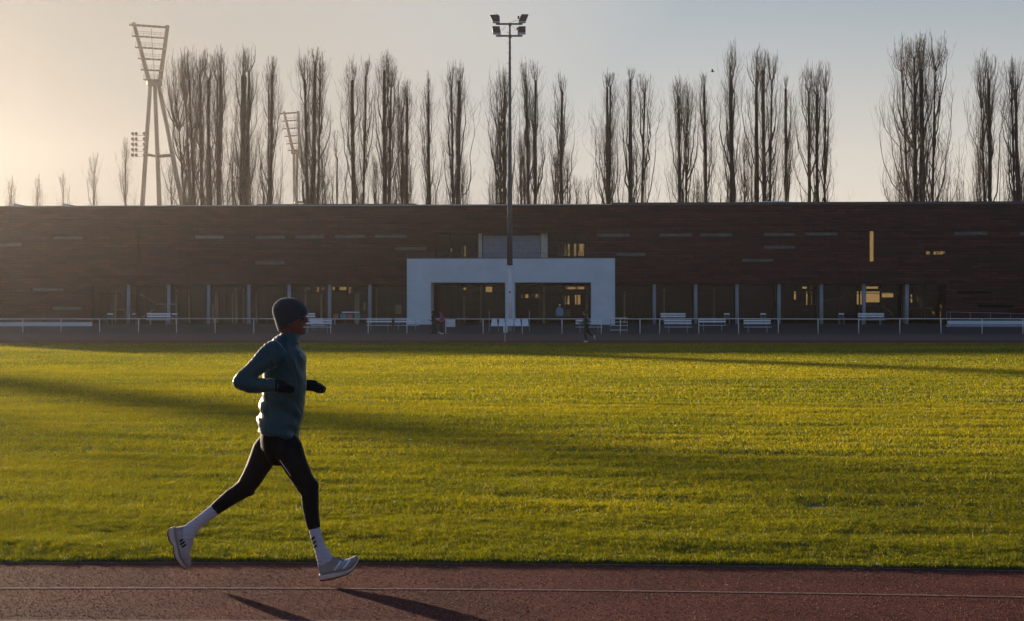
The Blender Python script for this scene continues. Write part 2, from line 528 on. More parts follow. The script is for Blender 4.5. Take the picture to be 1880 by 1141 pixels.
def make_grass(zones):
    P, Fq, Ft, tone = [], [], [], []
    base = 0
    for (y0, y1, dens, h, wd, lean, margin) in zones:
        half = lambda y: y * 0.3135 + margin
        area = (half(y0) + half(y1)) * (y1 - y0)
        n = int(area * dens)
        u = RNG.random(n)
        y = y0 + u * (y1 - y0)
        keep = RNG.random(n) < half(y) / half(y1)
        y = y[keep]; n = len(y)
        x = (RNG.random(n) * 2 - 1) * half(y)
        c = np.clip(x, -6, 6)
        e = 11.00 - 0.052 * c - 0.0112 * c * c + (x - c) * (-0.052 - 2 * .0112 * c) * .5
        ok = y > e - 0.01 + 0.05 * (vnoise(x, y * 0, 0.09, 3) - 0.4)
        ok &= ((x - 2.64) / .11) ** 2 + ((y - 14.13) / .13) ** 2 > .6 + .8 * RNG.random(n)     # a divot worn in the turf
        x, y, e = x[ok], y[ok], e[ok]; n = len(x)
        tuft = .6 * vnoise(x, y * 1.3, 0.085, 1) + .4 * vnoise(x, y, 0.035, 9); big = vnoise(x, y * 1.6, 0.55, 2); huge = vnoise(x * .5, y, 3.5, 4)
        hh = h * (0.45 + 0.55 * RNG.random(n)) * (0.45 + 0.95 * tuft) * (0.78 + 0.42 * big)
        hh *= np.where(RNG.random(n) < 0.03, 1.5, 1.0)
        z = 0.008 + hump(x, y)
        ang = RNG.random(n) * 2 * np.pi
        la = RNG.random(n) * 2 * np.pi
        ln = lean * hh * (0.3 + 1.0 * RNG.random(n))
        lx, ly = np.cos(la) * ln, np.sin(la) * ln
        ww = wd * (0.6 + 0.8 * RNG.random(n))
        dx, dy = np.cos(ang) * ww / 2, np.sin(ang) * ww / 2
        t = np.clip(0.42 + 0.42 * (RNG.random(n) - 0.5) + 0.5 * (tuft - .5) * .4 + .5 * (huge - .5), 0, 1)
        t = np.where(RNG.random(n) < 0.07, 1.0, t)
        v = np.empty((n, 5, 3), np.float32)
        v[:, 0] = np.stack([x - dx, y - dy, z], 1)
        v[:, 1] = np.stack([x + dx, y + dy, z], 1)
        v[:, 2] = np.stack([x + dx * .8 + lx * .32, y + dy * .8 + ly * .32, z + hh * .58], 1)
        v[:, 3] = np.stack([x - dx * .8 + lx * .32, y - dy * .8 + ly * .32, z + hh * .58], 1)
        v[:, 4] = np.stack([x + lx, y + ly, z + hh * 0.97], 1)
        P.append(v.reshape(-1, 3)); tone.append(np.repeat(t.astype(np.float32), 5))
        b = base + np.arange(n)[:, None] * 5
        Fq.append(b + np.array([[0, 1, 2, 3]])); Ft.append(b + np.array([[3, 2, 4]]))
        base += n * 5
    P = np.concatenate(P); Fq = np.concatenate(Fq); Ft = np.concatenate(Ft); tone = np.concatenate(tone)
    me = bpy.data.meshes.new('grass')
    me.vertices.add(len(P)); me.vertices.foreach_set('co', P.ravel())
    loops = np.concatenate([Fq.ravel(), Ft.ravel()]).astype(np.int32)
    me.loops.add(len(loops)); me.loops.foreach_set('vertex_index', loops)
    tot = np.concatenate([np.full(len(Fq), 4), np.full(len(Ft), 3)]).astype(np.int32)
    st = np.concatenate([[0], np.cumsum(tot)[:-1]]).astype(np.int32)
    me.polygons.add(len(tot)); me.polygons.foreach_set('loop_start', st); me.polygons.foreach_set('loop_total', tot)
    me.update(calc_edges=True)
    a = me.attributes.new('tone', 'FLOAT', 'POINT'); a.data.foreach_set('value', tone)
    print('grass blades', len(Fq))
    return link('grass', me, M['grass'])


kind(make_grass([
    (10.3, 13.5, 14000, .040, .0040, 1.05, 3.5),
    (13.5, 19.0, 5600, .043, .0060, 1.0, 3.5),
    (19.0, 30.0, 2100, .048, .0098, .9, 3.5),
    (30.0, 48.0, 700, .060, .017, .7, 4.0),
    (48.0, 68.0, 300, .065, .027, .7, 5.5),
    (68.0, 84.9, 110, .07, .04, .7, 6.5)]), 'stuff', 'short mown grass of the infield')


# loose rubber granules standing proud of the near track
n = 200000
yy = 8.7 + 2.45 * RNG.random(n); xx = (RNG.random(n) * 2 - 1) * 6.5
cc = np.clip(xx, -6, 6)
ok = yy < 11.00 - 0.052 * cc - 0.0112 * cc * cc - .005
xx, yy = xx[ok], yy[ok]; n = len(xx)
sz = .0013 + .0034 * RNG.random(n) ** 2.6
an = RNG.random(n) * 6.283
GV = np.empty((n, 4, 3), np.float32)
for k in range(3):
    GV[:, k] = np.stack([xx + np.cos(an + k * 2.094) * sz, yy + np.sin(an + k * 2.094) * sz, np.full(n, .0005)], 1)
GV[:, 3] = np.stack([xx + RNG.normal(0, .3, n) * sz, yy + RNG.normal(0, .3, n) * sz, sz * (.7 + .8 * RNG.random(n))], 1)
GF = (np.arange(n)[:, None, None] * 4 + np.array([[[0, 1, 3], [1, 2, 3], [2, 0, 3]]])).reshape(-1, 3).astype(np.int32)
me = bpy.data.meshes.new('rubber_granules')
me.vertices.add(n * 4); me.vertices.foreach_set('co', GV.ravel())
me.loops.add(GF.size); me.loops.foreach_set('vertex_index', GF.ravel())
me.polygons.add(len(GF)); me.polygons.foreach_set('loop_start', np.arange(len(GF), dtype=np.int32) * 3); me.polygons.foreach_set('loop_total', np.full(len(GF), 3, np.int32))
me.update(calc_edges=True)
a = me.attributes.new('tone', 'FLOAT', 'POINT'); a.data.foreach_set('value', np.repeat(RNG.random(n).astype(np.float32), 4))
gm_, gnt, gb, go = newmat('rubber_granule')
ga = nd(gnt, 'ShaderNodeAttribute'); ga.attribute_name = 'tone'
gr = nd(gnt, 'ShaderNodeValToRGB'); gr.color_ramp.elements[0].color = (.03, .009, .006, 1); gr.color_ramp.elements[1].color = (.58, .22, .14, 1)
gnt.links.new(ga.outputs['Fac'], gr.inputs['Fac']); gnt.links.new(gr.outputs['Color'], gb.inputs['Base Color'])
setin(gb, Roughness=.8, Specular_IOR_Level=.12)
kind(link('rubber_granules', me, gm_), 'stuff', 'loose rubber granules on the running track')
# ------------------------------------------------------------------ the long brick building
TH = math.atan(0.05)
BC, BS = math.cos(TH), math.sin(TH)
B0 = 139.0


def fu(x, w=0.0):
    k = (x - CX) / F
    return (k * (B0 + w * BC) - w * BS) / (BC + k * BS)


def fz(x, y, w=0.0):
    u = fu(x, w)
    Y = B0 - u * BS + w * BC
    return EYE - (y - HY) * Y / F


def bworld(u, w, z):
    return Vector((u * BC + w * BS, B0 - u * BS + w * BC, z))


bld = thing('stadium_building', 'long low dark red brick stadium building with glazed ground floor and white entrance frame', 'building', (0, B0, 0), -TH)
bld['_world'] = 0
UL, UR = fu(-505), fu(2560)
ZL, ZR = 4.0, 10.72
GZ = TER + 0.004


def grid_wall(u0, u1, z0, z1, w0, w1, holes):
    """wall between depths w0 and w1 with rectangular openings and their reveals"""
    us = sorted({round(a, 4) for a in [u0, u1] + [h[0] for h in holes] + [h[1] for h in holes] if u0 <= a <= u1})
    zs = sorted({round(a, 4) for a in [z0, z1] + [h[2] for h in holes] + [h[3] for h in holes] if z0 <= a <= z1})
    solid = {}
    for i in range(len(us) - 1):
        for j in range(len(zs) - 1):
            cu, cz = (us[i] + us[i + 1]) / 2, (zs[j] + zs[j + 1]) / 2
            solid[i, j] = not any(h[0] < cu < h[1] and h[2] < cz < h[3] for h in holes)
    mb = MB()
    for (i, j), s in solid.items():
        if not s:
            continue
        a, b, c, d = us[i], us[i + 1], zs[j], zs[j + 1]
        mb.add([(a, w0, c), (b, w0, c), (b, w0, d), (a, w0, d)], [(0, 1, 2, 3)])
        mb.add([(a, w1, c), (b, w1, c), (b, w1, d), (a, w1, d)], [(0, 3, 2, 1)])
        for (di, dj, q) in ((-1, 0, [(a, c), (a, d)]), (1, 0, [(b, c), (b, d)]), (0, -1, [(a, c), (b, c)]), (0, 1, [(a, d), (b, d)])):
            if not solid.get((i + di, j + dj), False):
                (p, r), (p2, r2) = q
                mb.add([(p, w0, r), (p2, w0, r2), (p2, w1, r2), (p, w1, r)], [(0, 1, 2, 3)])
    return mb


# strip windows (x0, x1, y0, y1, kind)
SL = [(-60, 40, 446.5, 453, 's'), (95, 152, 433, 440, 's'), (357, 411, 432, 439, 's'), (467, 523, 432, 439, 's'), (467, 523, 479, 486.5, 's'),
      (540, 596, 431.5, 438.5, 's'), (614, 671, 431, 438, 's'), (687, 747, 430.5, 437.5, 's'), (724, 783, 453.5, 460, 's'), (58, 116, 529, 535, 's'),
      (94, 150, 563, 569.5, 's'), (252.3, 256, 428, 489, 'd'), (1095, 1156, 428.5, 435.5, 's'), (1210, 1272, 428.5, 435, 's'), (1285, 1346, 428, 435, 's'),
      (1402, 1461, 427.5, 434, 's'), (1402, 1461, 451, 457.5, 's'), (1362, 1421, 475, 481.5, 's'), (1130, 1186, 464, 471, 's'), (1478, 1539, 426.5, 433, 's'),
      (1752, 1814, 425, 432, 's'), (1873, 1935, 426, 433, 's'), (1676, 1736, 461, 468.5, 'g'), (1596.5, 1605, 424, 481, 'g'), (1757, 1822, 534, 541, 'd'), (1795, 1862, 559, 566, 'd'),
      (-330, -270, 433, 440, 's'), (-200, -140, 479, 486, 's'), (2000, 2060, 450, 457, 's'), (2180, 2240, 427, 434, 's')]
holes = []
for (x0, x1, y0, y1, k) in SL:
    holes.append((fu(x0), fu(x1), fz((x0 + x1) / 2, y1), fz((x0 + x1) / 2, y0)))
RL, RR = fu(170), fu(1737)
holes.append((RL, RR, GZ - 1, ZL))
UO = (fu(800), fu(1077), 6.16, fz(940, 428))
holes.append(UO)
grid_wall(UL, UR, GZ - 0.6, ZR, 0.0, 0.38, holes).build('brick_wall', M['brick'], bld)

for (x0, x1, y0, y1, k), h in zip(SL, holes):
    u0, u1, z0, z1 = h
    t = 0.035
    fr = MB()
    for a in ((u0 - .002, u1 + .002, z0 - .002, z0 + t), (u0 - .002, u1 + .002, z1 - t, z1 + .002), (u0 - .002, u0 + t, z0 + t, z1 - t), (u1 - t, u1 + .002, z0 + t, z1 - t)):
        fr.box(a[0], a[1], .12, .19, a[2], a[3])
    f = fr.build('strip_window', M['darkframe'], bld)
    m = {'s': M['slot'], 'd': M['slotdark'], 'g': M['glass']}[k]
    MB().box(u0 + t, u1 - t, .145, .165, z0 + t, z1 - t).build('pane', m, f)

# ends, rear, roof
BD = 15.0
MB().box(UL, UL + .38, .38, BD - .38, GZ - .6, ZR - .003).build('end_wall', M['brick'], bld)
MB().box(UR - .38, UR, .38, BD - .38, GZ - .6, ZR - .003).build('end_wall', M['brick'], bld)

back = [(1473, 1490, 523, 531), (1480, 1490.5, 535, 561), (1457.5, 1463, 535, 551), (1497, 1501, 534, 561), (1544, 1566, 524, 531), (1546, 1566, 540, 549), (1518, 1540, 545, 550), (1573, 1578, 535, 560), (1579.5, 1583, 535, 560),
        (1590, 1613, 523, 531), (1590, 1616, 535, 556), (1618, 1641, 537, 547), (1684, 1711, 524, 531), (1672, 1682, 540, 556), (1699, 1711, 540, 550),
        (551, 573, 526, 533.5), (576, 585, 524, 537), (588, 595, 526, 533.5), (608, 616, 526, 533.5), (622, 636, 526, 533.5), (639.5, 647, 524, 541),
        (847, 856, 528, 533), (889.5, 904, 526, 537), (908, 913, 543, 552), (922, 928, 545, 553), (827, 829.5, 538, 557), (850, 854.5, 543, 579), (955, 990, 540, 548), (1036, 1073, 525, 532), (1031, 1046, 543, 560), (1055, 1066, 541, 560),
        (1132, 1160, 525, 531),
        (846.7, 855.5, 451, 472), (826.5, 830, 456, 463), (1025.5, 1046.5, 447.5, 471), (1053, 1059, 447.5, 471), (1061.5, 1073, 447.5, 471)]
bh = []
for (x0, x1, y0, y1) in back:
    xm = (x0 + x1) / 2
    bh.append((fu(x0, BD - .38), fu(x1, BD - .38), fz(xm, y1, BD - .38), fz(xm, y0, BD - .38)))
# the two see-through strip windows need a window opposite
bh.append((fu(1694, BD), fu(1740, BD), fz(1700, 472, BD), fz(1700, 458, BD)))
bh.append((fu(1590, BD), fu(1612, BD), fz(1600, 486, BD), fz(1600, 418, BD)))
grid_wall(UL, UR, GZ - .6, ZR - .003, BD - .38, BD, bh).build('rear_wall', M['brick'], bld)
for (u0, u1, z0, z1) in bh:
    t = min(.03, (u1 - u0) * .15)
    fr = MB()
    for a in ((u0 - .002, u1 + .002, z0 - .002, z0 + t), (u0 - .002, u1 + .002, z1 - t, z1 + .002), (u0 - .002, u0 + t, z0 + t, z1 - t), (u1 - t, u1 + .002, z0 + t, z1 - t)):
        fr.box(a[0], a[1], BD - .2, BD - .14, a[2], a[3])
    f = fr.build('rear_window', M['darkframe'], bld)
    MB().box(u0 + t, u1 - t, BD - .18, BD - .16, z0 + t, z1 - t).build('pane', M['clear'], f)

roof = MB().box(UL + .38, UR - .38, .385, BD - .385, ZR - .42, ZR - .1).build('roof', M['roofmetal'], bld)
US = fu(1122)
MB().box(UL - .03, US, -.04, .42, ZR + .003, ZR + .085).build('coping', M['roofmetal'], bld)
MB().box(US + .003, UR + .03, -.04, .42, ZR + .003, ZR + .20).build('coping', M['darksteel'], bld)
for x0, x1 in ((25, 57), (116, 147)):
    a, b = fu(x0, .6), fu(x1, .6)
    MB().add([(a, .6, ZR + .05), (b, .6, ZR + .05), (a, .6, ZR + .36), (a, 3.2, ZR + .05), (b, 3.2, ZR + .05), (a, 3.2, ZR + .36)],
             [(0, 1, 2), (3, 5, 4), (0, 2, 5, 3), (1, 4, 5, 2), (0, 3, 4, 1)]).build('roof_skylight', M['roofmetal'], bld)
MB().box(fu(474, .5), fu(764, .5), .5, 5, ZR + .06, ZR + .2).build('roof_deck', M['darksteel'], bld)
mb = MB(); a, b = fu(1375, .8), fu(1470, .8)
mb.rings([[(a + (b - a) * t, ww, ZR + .1 + hh * math.sin(math.pi * t) ** .5) for t in [i / 12 for i in range(13)]] for ww, hh in ((.8, .0), (1.2, .26), (2.4, .3), (3.0, .0))], cap=False)
mb.build('roof_skylight', M['white'], bld, smooth=True)

# floors, soffit, interior
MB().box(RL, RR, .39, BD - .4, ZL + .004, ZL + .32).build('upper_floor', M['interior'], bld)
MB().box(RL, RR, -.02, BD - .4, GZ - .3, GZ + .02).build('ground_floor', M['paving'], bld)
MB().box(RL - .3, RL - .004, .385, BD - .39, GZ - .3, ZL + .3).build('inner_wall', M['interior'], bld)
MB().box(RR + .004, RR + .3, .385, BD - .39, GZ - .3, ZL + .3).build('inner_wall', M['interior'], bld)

WG = 1.9      # depth of the recessed glazing


def window(u0, u1, z0, z1, w, mulls, transom=None, name='glazed_bay', t=.06, m='glass'):
    fr = MB()
    fr.box(u0, u1, w - .05, w + .05, z0, z0 + t); fr.box(u0, u1, w - .05, w + .05, z1 - t, z1)
    xs = [u0] + mulls + [u1 - t]
    for q in xs:
        fr.box(q, q + t, w - .05, w + .05, z0 + t, z1 - t)
    if transom:
        for q, r in zip(xs[:-1], xs[1:]):
            fr.box(q + t, r, w - .045, w + .045, transom, transom + t)
    f = fr.build(name, M['darkframe'], bld)
    MB().box(u0 + t, u1 - t, w - .008, w + .008, z0 + t, z1 - t).build('pane', M[m], f)
    return f


colsL = [236, 310, 383, 457, 531, 605, 679]
colsR = [1201, 1277, 1353, 1430, 1508, 1586, 1665]
edges = [170] + [c - 6 for c in colsL] + [748, 842, 939, 1036, 1130] + [c - 8 for c in colsR] + [1737]
for x0, x1 in zip(edges[:-1], edges[1:]):
    u0, u1 = fu(x0, WG), fu(x1, WG)
    window(u0 + .003, u1 - .003, GZ + .024, ZL - .004, WG, [u0 + (u1 - u0) * .5], 3.22)
for c in colsL + colsR:
    u, z = fu(c, .35), TER
    MB().tube([(u, .35, z - .3), (u, .35, ZL - .003)], .155, 20).build('column', M['column'], bld, smooth=True)

# things seen through the glass
for (x0, x1, y0, y1, w, mm) in [(323, 326.5, 530, 589, 2.3, 'palewood'), (395, 401, 537, 589, 2.3, 'palewood'), (426.5, 428.5, 538, 590, 2.3, 'white'), (432, 436, 528, 590, 2.3, 'palewood'), (390.5, 392.5, 560, 589, 2.3, 'white'),
                               (651, 660, 538, 586, 2.3, 'palewood'), (667, 675, 555, 570, 2.3, 'palewood'), (726, 737, 560, 577, 2.3, 'palewood'), (850.5, 854, 543, 588, 2.3, 'palewood'), (881, 883.5, 523, 588, 2.3, 'palewood'),
                               (996, 1001, 521, 588, 2.3, 'palewood'), (1075, 1080, 523, 586, 2.3, 'palewood'), (1422, 1424, 522, 553, 2.3, 'palewood'), (1655, 1662, 521, 588, 2.3, 'palewood'),
                               (211, 213, 535, 589, 2.4, 'palewood'), (346, 349, 532, 589, 2.4, 'palewood'), (446, 448.5, 530, 589, 2.4, 'palewood'), (470, 472, 540, 589, 2.6, 'white'), (560, 563, 528, 589, 2.4, 'palewood'), (589, 591, 540, 589, 2.6, 'palewood'),
                               (690, 692, 528, 589, 2.3, 'palewood'), (1145, 1148, 535, 589, 2.4, 'palewood'), (1218, 1220.5, 530, 589, 2.4, 'palewood'), (1310, 1312, 528, 589, 2.5, 'palewood'), (1500, 1502.5, 524, 589, 2.3, 'palewood')]:
    xm = (x0 + x1) / 2
    z1 = min(ZL - .01, fz(xm, y0, w))
    z0 = fz(xm, y1, w) if y1 < 580 else GZ + .022
    if z0 > GZ + .1:
        MB().box(fu(x0, w), fu(x1, w), w - .03, w + .03, z0, z1).build('wall_notice', M[mm], bld)
    else:
        MB().box(fu(x0, w), fu(x1, w), w - .12, w + .12, z0, z1).build('interior_column', M[mm], bld)
mb = MB()
w = 4.0
P3 = lambda x, y, w=4.0: (fu(x, w), w, fz(x, y, w))
for a, b in (((257, 540), (284, 556)), ((284, 558.5), (321, 559)), ((262, 583), (284, 568)), ((200, 569), (214, 569)), ((216, 569), (236, 569))):
    mb.tube([P3(*a), P3(*b)], .05, 6)
mb.build('stair_rail', M['palewood'], bld)
mb = MB()
for a, b in (((1672, 566), (1692, 566)), ((1699, 566), (1712, 566)), ((1512, 552), (1540, 547)), ((1540, 548), (1560, 536)), ((1560, 536), (1566, 549)), ((1618, 561), (1640, 578))):
    mb.tube([P3(*a), P3(*b)], .035, 6)
mb.build('handrail', M['palewood'], bld)
# low partitions that keep most of the hall dark
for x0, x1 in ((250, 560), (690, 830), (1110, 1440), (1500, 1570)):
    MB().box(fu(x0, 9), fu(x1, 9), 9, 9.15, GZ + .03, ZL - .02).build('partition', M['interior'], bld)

# upper opening above the entrance
UZ0, UZ1 = UO[2], UO[3]
MB().box(UO[0] - .3, UO[1] + .3, .39, 4.0, UZ0 - .3, UZ0 - .003).build('upper_landing', M['greypanel'], bld)
window(UO[0] + .01, fu(878, 1.0), UZ0, UZ1 - .003, 1.0, [fu(826, 1.0), fu(851, 1.0)])
window(fu(1006, 1.0), UO[1] - .01, UZ0, UZ1 - .003, 1.0, [fu(1024, 1.0), fu(1049, 1.0)], fz(1040, 446, 1.0))
MB().box(fu(887, .8), fu(992, .8), .8, 1.1, UZ0, fz(940, 433, .8)).build('roller_shutter', M['greypanel'], bld)
MB().box(fu(887, .8), fu(992, .8), .9, 1.1, fz(940, 433, .8) + .003, UZ1 - .003).build('shutter_box', M['darkframe'], bld)
for x0, x1 in ((878.5, 885), (993, 1005)):
    MB().box(fu(x0, .7), fu(x1, .7), .7, 1.1, UZ0, UZ1 - .003).build('timber_pier', M['palewood'], bld)
sh = MB()
for k in range(1, 12):
    z = UZ0 + k * .18
    if z < fz(940, 433, .8) - .04:
        sh.box(fu(887.5, .8), fu(991.5, .8), .792, .7985, z, z + .018)
sh.build('shutter_slats', M['darksteel'], bld)

# white entrance frame, standing 2.5 m proud
PW = -2.5
pu = lambda x: fu(x, PW)
PZ = fz(940, 475, PW)
PO = fz(940, 519, PW)
grid_wall(pu(747), pu(1129), GZ - .4, PZ, PW, -.003, [(pu(791), pu(927.5), GZ - 2, PO), (pu(944.5), pu(1085), GZ - 2, PO)]).build('entrance_frame', M['render'], bld)
MB().box(pu(747) - .02, pu(1129) + .02, PW - .02, -.006, PZ + .003, PZ + .07).build('parapet_cap', M['darksteel'], bld)
ra = MB()
zr = fz(940, 465.5, PW + .15)
n = 13
ux = [pu(747.5) + (pu(1128) - pu(747.5)) * i / (n - 1) for i in range(n)]
for u in ux:
    ra.box(u - .018, u + .018, PW + .13, PW + .166, PZ + .073, zr)
ra.box(ux[0], ux[-1], PW + .125, PW + .17, zr + .002, zr + .035)
ra.box(ux[0], ux[-1], PW + .14, PW + .155, (zr + PZ) / 2 - .01, (zr + PZ) / 2 + .01)
ra.build('balcony_rail', M['darksteel'], bld)

# ------------------------------------------------------------------ fence along the far side
FY = lambda x: 124.3 / (1 + 0.03 * (x - CX) / F)
fence = thing('tube_fence', 'white single rail tube fence running along the far edge of the track', 'fence', (0, 124.3, 0))
posts = [-310, -240, -170, -99, -28, 42, 112, 183, 254, 324, 395, 466, 537, 607, 676, 747, 818.5, 887, 959, 1031.7, 1104, 1139, 1175, 1211, 1283, 1356, 1429, 1502, 1576.5, 1652, 1727.5, 1803, 1878, 1954, 2030, 2106, 2182]
tops = []
for x in posts:
    Y = FY(x); X = (x - CX) * Y / F
    h = 1.10 + random.uniform(-.015, .015)
    tops.append((X, Y, h + .03))
    MB().tube([(X, Y, -.05), (X + random.uniform(-.015, .015), Y, h)], .036, 8).build('post', M['white'], fence, smooth=True)
rail = MB().tube(tops, .034, 8).build('rail', M['white'], fence, smooth=True)

# ------------------------------------------------------------------ benches, chairs, seats and other furniture


def at(x, Y):
    return (x - CX) * Y / F


def make_bench(L=2.0):
    root = thing('slatted_bench', 'bench', 'bench')
    for z, nm in ((.66, 'back_slat'), (.86, 'back_slat')):
        MB().box(-L / 2, L / 2, .20, .235, z, z + .135).build(nm, M['wood_white'], root, bevel=.006)
    for y in (-.22, -.08, .06):
        MB().box(-L / 2, L / 2, y, y + .115, .42, .455).build('seat_slat', M['wood_white'], root, bevel=.006)
    for s in (-1, 1):
        x = s * (L / 2 - .32)
        fr = MB()
        fr.box(x - .022, x + .022, -.2, -.16, 0, .416); fr.box(x - .022, x + .022, .236, .275, 0, .98); fr.box(x - .022, x + .022, -.158, .234, .375, .416)
        fr.build('leg_frame', M['steel'], root)
    return root


BG = 'white slatted benches in front of the building'
bench0 = make_bench()
ROW = {'rear': 135.3, 'mid': 127.6, 'front': 125.3}
benches = [
    (269, 312, 'rear', 'white slatted bench behind the fence near the second pale column from the left'),
    (536, 578, 'rear', 'white slatted bench behind the runner\'s head, nearest to the glazing'),
    (556, 609, 'front', 'white slatted bench just in front of the runner\'s face, by the fence'),
    (673, 719, 'mid', 'left of two white benches end to end left of the white entrance frame'),
    (724, 770, 'mid', 'right of two white benches end to end, overlapping the white entrance frame'),
    (1057, 1106, 'front', 'white slatted bench directly behind the distant jogger in black'),
    (1213, 1259, 'rear', 'white slatted bench close to glazing right of first pale column beyond the entrance'),
    (1220, 1270, 'front', 'lower white bench at the fence between first and second columns right of entrance'),
    (1284, 1333, 'mid', 'white slatted bench with visible legs between second and third columns right of entrance'),
    (1366, 1416, 'front', 'white slatted bench low behind fence between third and fourth columns right of entrance'),
    (1576, 1624, 'rear', 'white slatted bench farthest right, behind the second column from the right'),
    (571, 597, 'mid', 'short white bench turned askew above the bench at the runner\'s face'),
]
for i, (x0, x1, row, lab) in enumerate(benches):
    o = bench0 if i == 0 else copy_tree(bench0)
    Y = ROW[row]
    xc = (x0 + x1) / 2
    o.location = (at(xc, Y), Y, tz(Y) + .004)
    o.scale = ((x1 - x0) * Y / F / 2.0, 1, 1)
    o.rotation_euler.z = random.uniform(-.02, .02) if i < len(benches) - 1 else .55
    tag(o, lab, 'bench', BG)


def make_chair():
    root = thing('metal_chair', 'chair', 'chair')
    MB().box(-.23, .23, .2, .23, .82, .95).build('backrest', M['wood_white'], root, bevel=.006)
    MB().box(-.21, .21, -.2, .22, .45, .48).build('seat', M['steel'], root, bevel=.006)
    for sx in (-1, 1):
        MB().tube([(sx * .2, .215, 0), (sx * .2, .215, .82)], .016, 6).build('leg', M['steel'], root)
        MB().tube([(sx * .2, -.19, 0), (sx * .2, -.19, .45)], .016, 6).build('leg', M['steel'], root)
    MB().box(-.2, .2, .205, .225, .62, .66).build('back_bar', M['steel'], root)
    return root


chair0 = make_chair()
for i, (x, lab) in enumerate([(202, 'pale metal chair left of the leftmost column'), (319, 'pale metal chair just right of the second column from the left'),
                              (1335, 'pale metal chair left of the third column right of the entrance'), (1402, 'pale metal chair left of the fourth column right of the entrance'),
                              (1545.5, 'pale metal chair midway between the two columns nearest the amber glazing'), (249.5, 'pale metal chair turned sideways between the two leftmost columns')]):
    o = chair0 if i == 0 else copy_tree(chair0)
    Y = 136.4
    o.location = (at(x, Y), Y, TER + .004)
    o.rotation_euler.z = [.1, -.1, 0, .05, 0, 1.2][i]
    tag(o, lab, 'chair', 'metal chairs along the glazing')

# five moulded seats on a frame
Y = 126.2
tb = thing('team_seat_row', 'row of five white moulded seats on a metal frame behind the fence', 'seats', (at(936, Y), Y, tz(Y)))
for x in (907.5, 921.5, 936, 950.5, 964.5):
    X = at(x, Y)
    a, b = .19, .265
    z1, z0 = tz(Y) + 1.06, tz(Y) + .46
    ringsF = []
    mb = MB()
    mb.rings([[(X - b, Y - .30, z0), (X + b, Y - .30, z0), (X + b, Y - .30, z0 + .035), (X - b, Y - .30, z0 + .035)],
              [(X - b, Y + .06, z0 - .02), (X + b, Y + .06, z0 - .02), (X + b, Y + .03, z0 + .03), (X - b, Y + .03, z0 + .03)],
              [(X - b * .95, Y + .15, z0 + .12), (X + b * .95, Y + .15, z0 + .12), (X + b * .95, Y + .11, z0 + .12), (X - b * .95, Y + .11, z0 + .12)],
              [(X - a, Y + .22, z1), (X + a, Y + .22, z1), (X + a, Y + .18, z1), (X - a, Y + .18, z1)]])
    mb.build('seat', M['wood_white'], tb, bevel=.01)
mb = MB()
xa, xb = at(898, Y), at(972, Y)
for xx in (xa, xb):
    mb.box(xx - .03, xx + .03, Y + .25, Y + .31, tz(Y), tz(Y) + 1.68)
mb.box(xa + .031, xb - .031, Y + .255, Y + .305, tz(Y) + .42, tz(Y) + .47)
for xx in (at(915, Y), at(943, Y)):
    mb.box(xx - .025, xx + .025, Y + .0, Y + .05, tz(Y), tz(Y) + .43)
mb.build('frame', M['steel'], tb)

# white board hung on the fence
Y = 124.2
sb = thing('white_board', 'blank white board hung on the fence beside the jogger in pink', 'sign', (at(827, Y), Y, 0))
MB().box(at(819.5, Y), at(836, Y), Y - .07, Y - .045, .52, 1.10).build('panel', M['white'], sb, bevel=.004)
MB().box(at(818.8, Y), at(836.6, Y), Y - .044, Y - .036, 1.07, 1.16).build('hanger', M['steel'], sb)

# stake with a pale box at the edge of the far track
Y = 91.0
st = thing('marker_stake', 'thin pale stake carrying a small white box on the far track before the seats', 'marker', (at(927, Y), Y, 0))
MB().tube([(at(927, Y), Y, -.02), (at(927.3, Y), Y, .54)], .022, 8).build('stake', M['palewood'], st)
MB().box(at(923.8, Y), at(927.3, Y), Y - .05, Y + .05, .52, .92).build('box_half', M['white'], st, bevel=.01)
MB().box(at(928.2, Y), at(932, Y), Y - .05, Y + .05, .52, .92).build('box_half', M['white'], st, bevel=.01)
MB().box(at(923.8, Y), at(932, Y), Y - .02, Y + .02, .50, .518).build('bracket', M['steel'], st)

# equipment rack
Y = 125.4
rk = thing('hurdle_rack', 'pale tubular rack at the right corner of the white entrance frame', 'rack', (at(1137, Y), Y, 0))
X0, X1 = at(1121.5, Y), at(1152.5, Y)
for xx in (X0, at(1139, Y), X1):
    MB().tube([(xx, Y + .3, 0.05), (xx, Y + .3, 1.16)], .022, 6).build('upright', M['steel'], rk)
for z in (.26, .62, .88, 1.14):
    MB().box(X0, X1, Y + .27, Y + .30 - .023, z - .02, z + .02 + (.05 if z > 1 else 0)).build('crossbar', M['wood_white'], rk)

# coloured crates on a narrow table
Y = 135.6
tb2 = thing('narrow_table', 'narrow table with coloured crates between fifth and sixth columns', 'table', (at(637, Y), Y, TER))
MB().box(at(609, Y), at(672, Y), Y - .2, Y + .25, 1.08, 1.12).build('tabletop', M['darksteel'], tb2)
for xx in (at(614.5, Y), at(656, Y)):
    for yy in (-.15, .2):
        MB().box(xx - .05, xx + .05, Y + yy - .02, Y + yy + .02, TER, 1.078).build('leg', M['steel'], tb2)


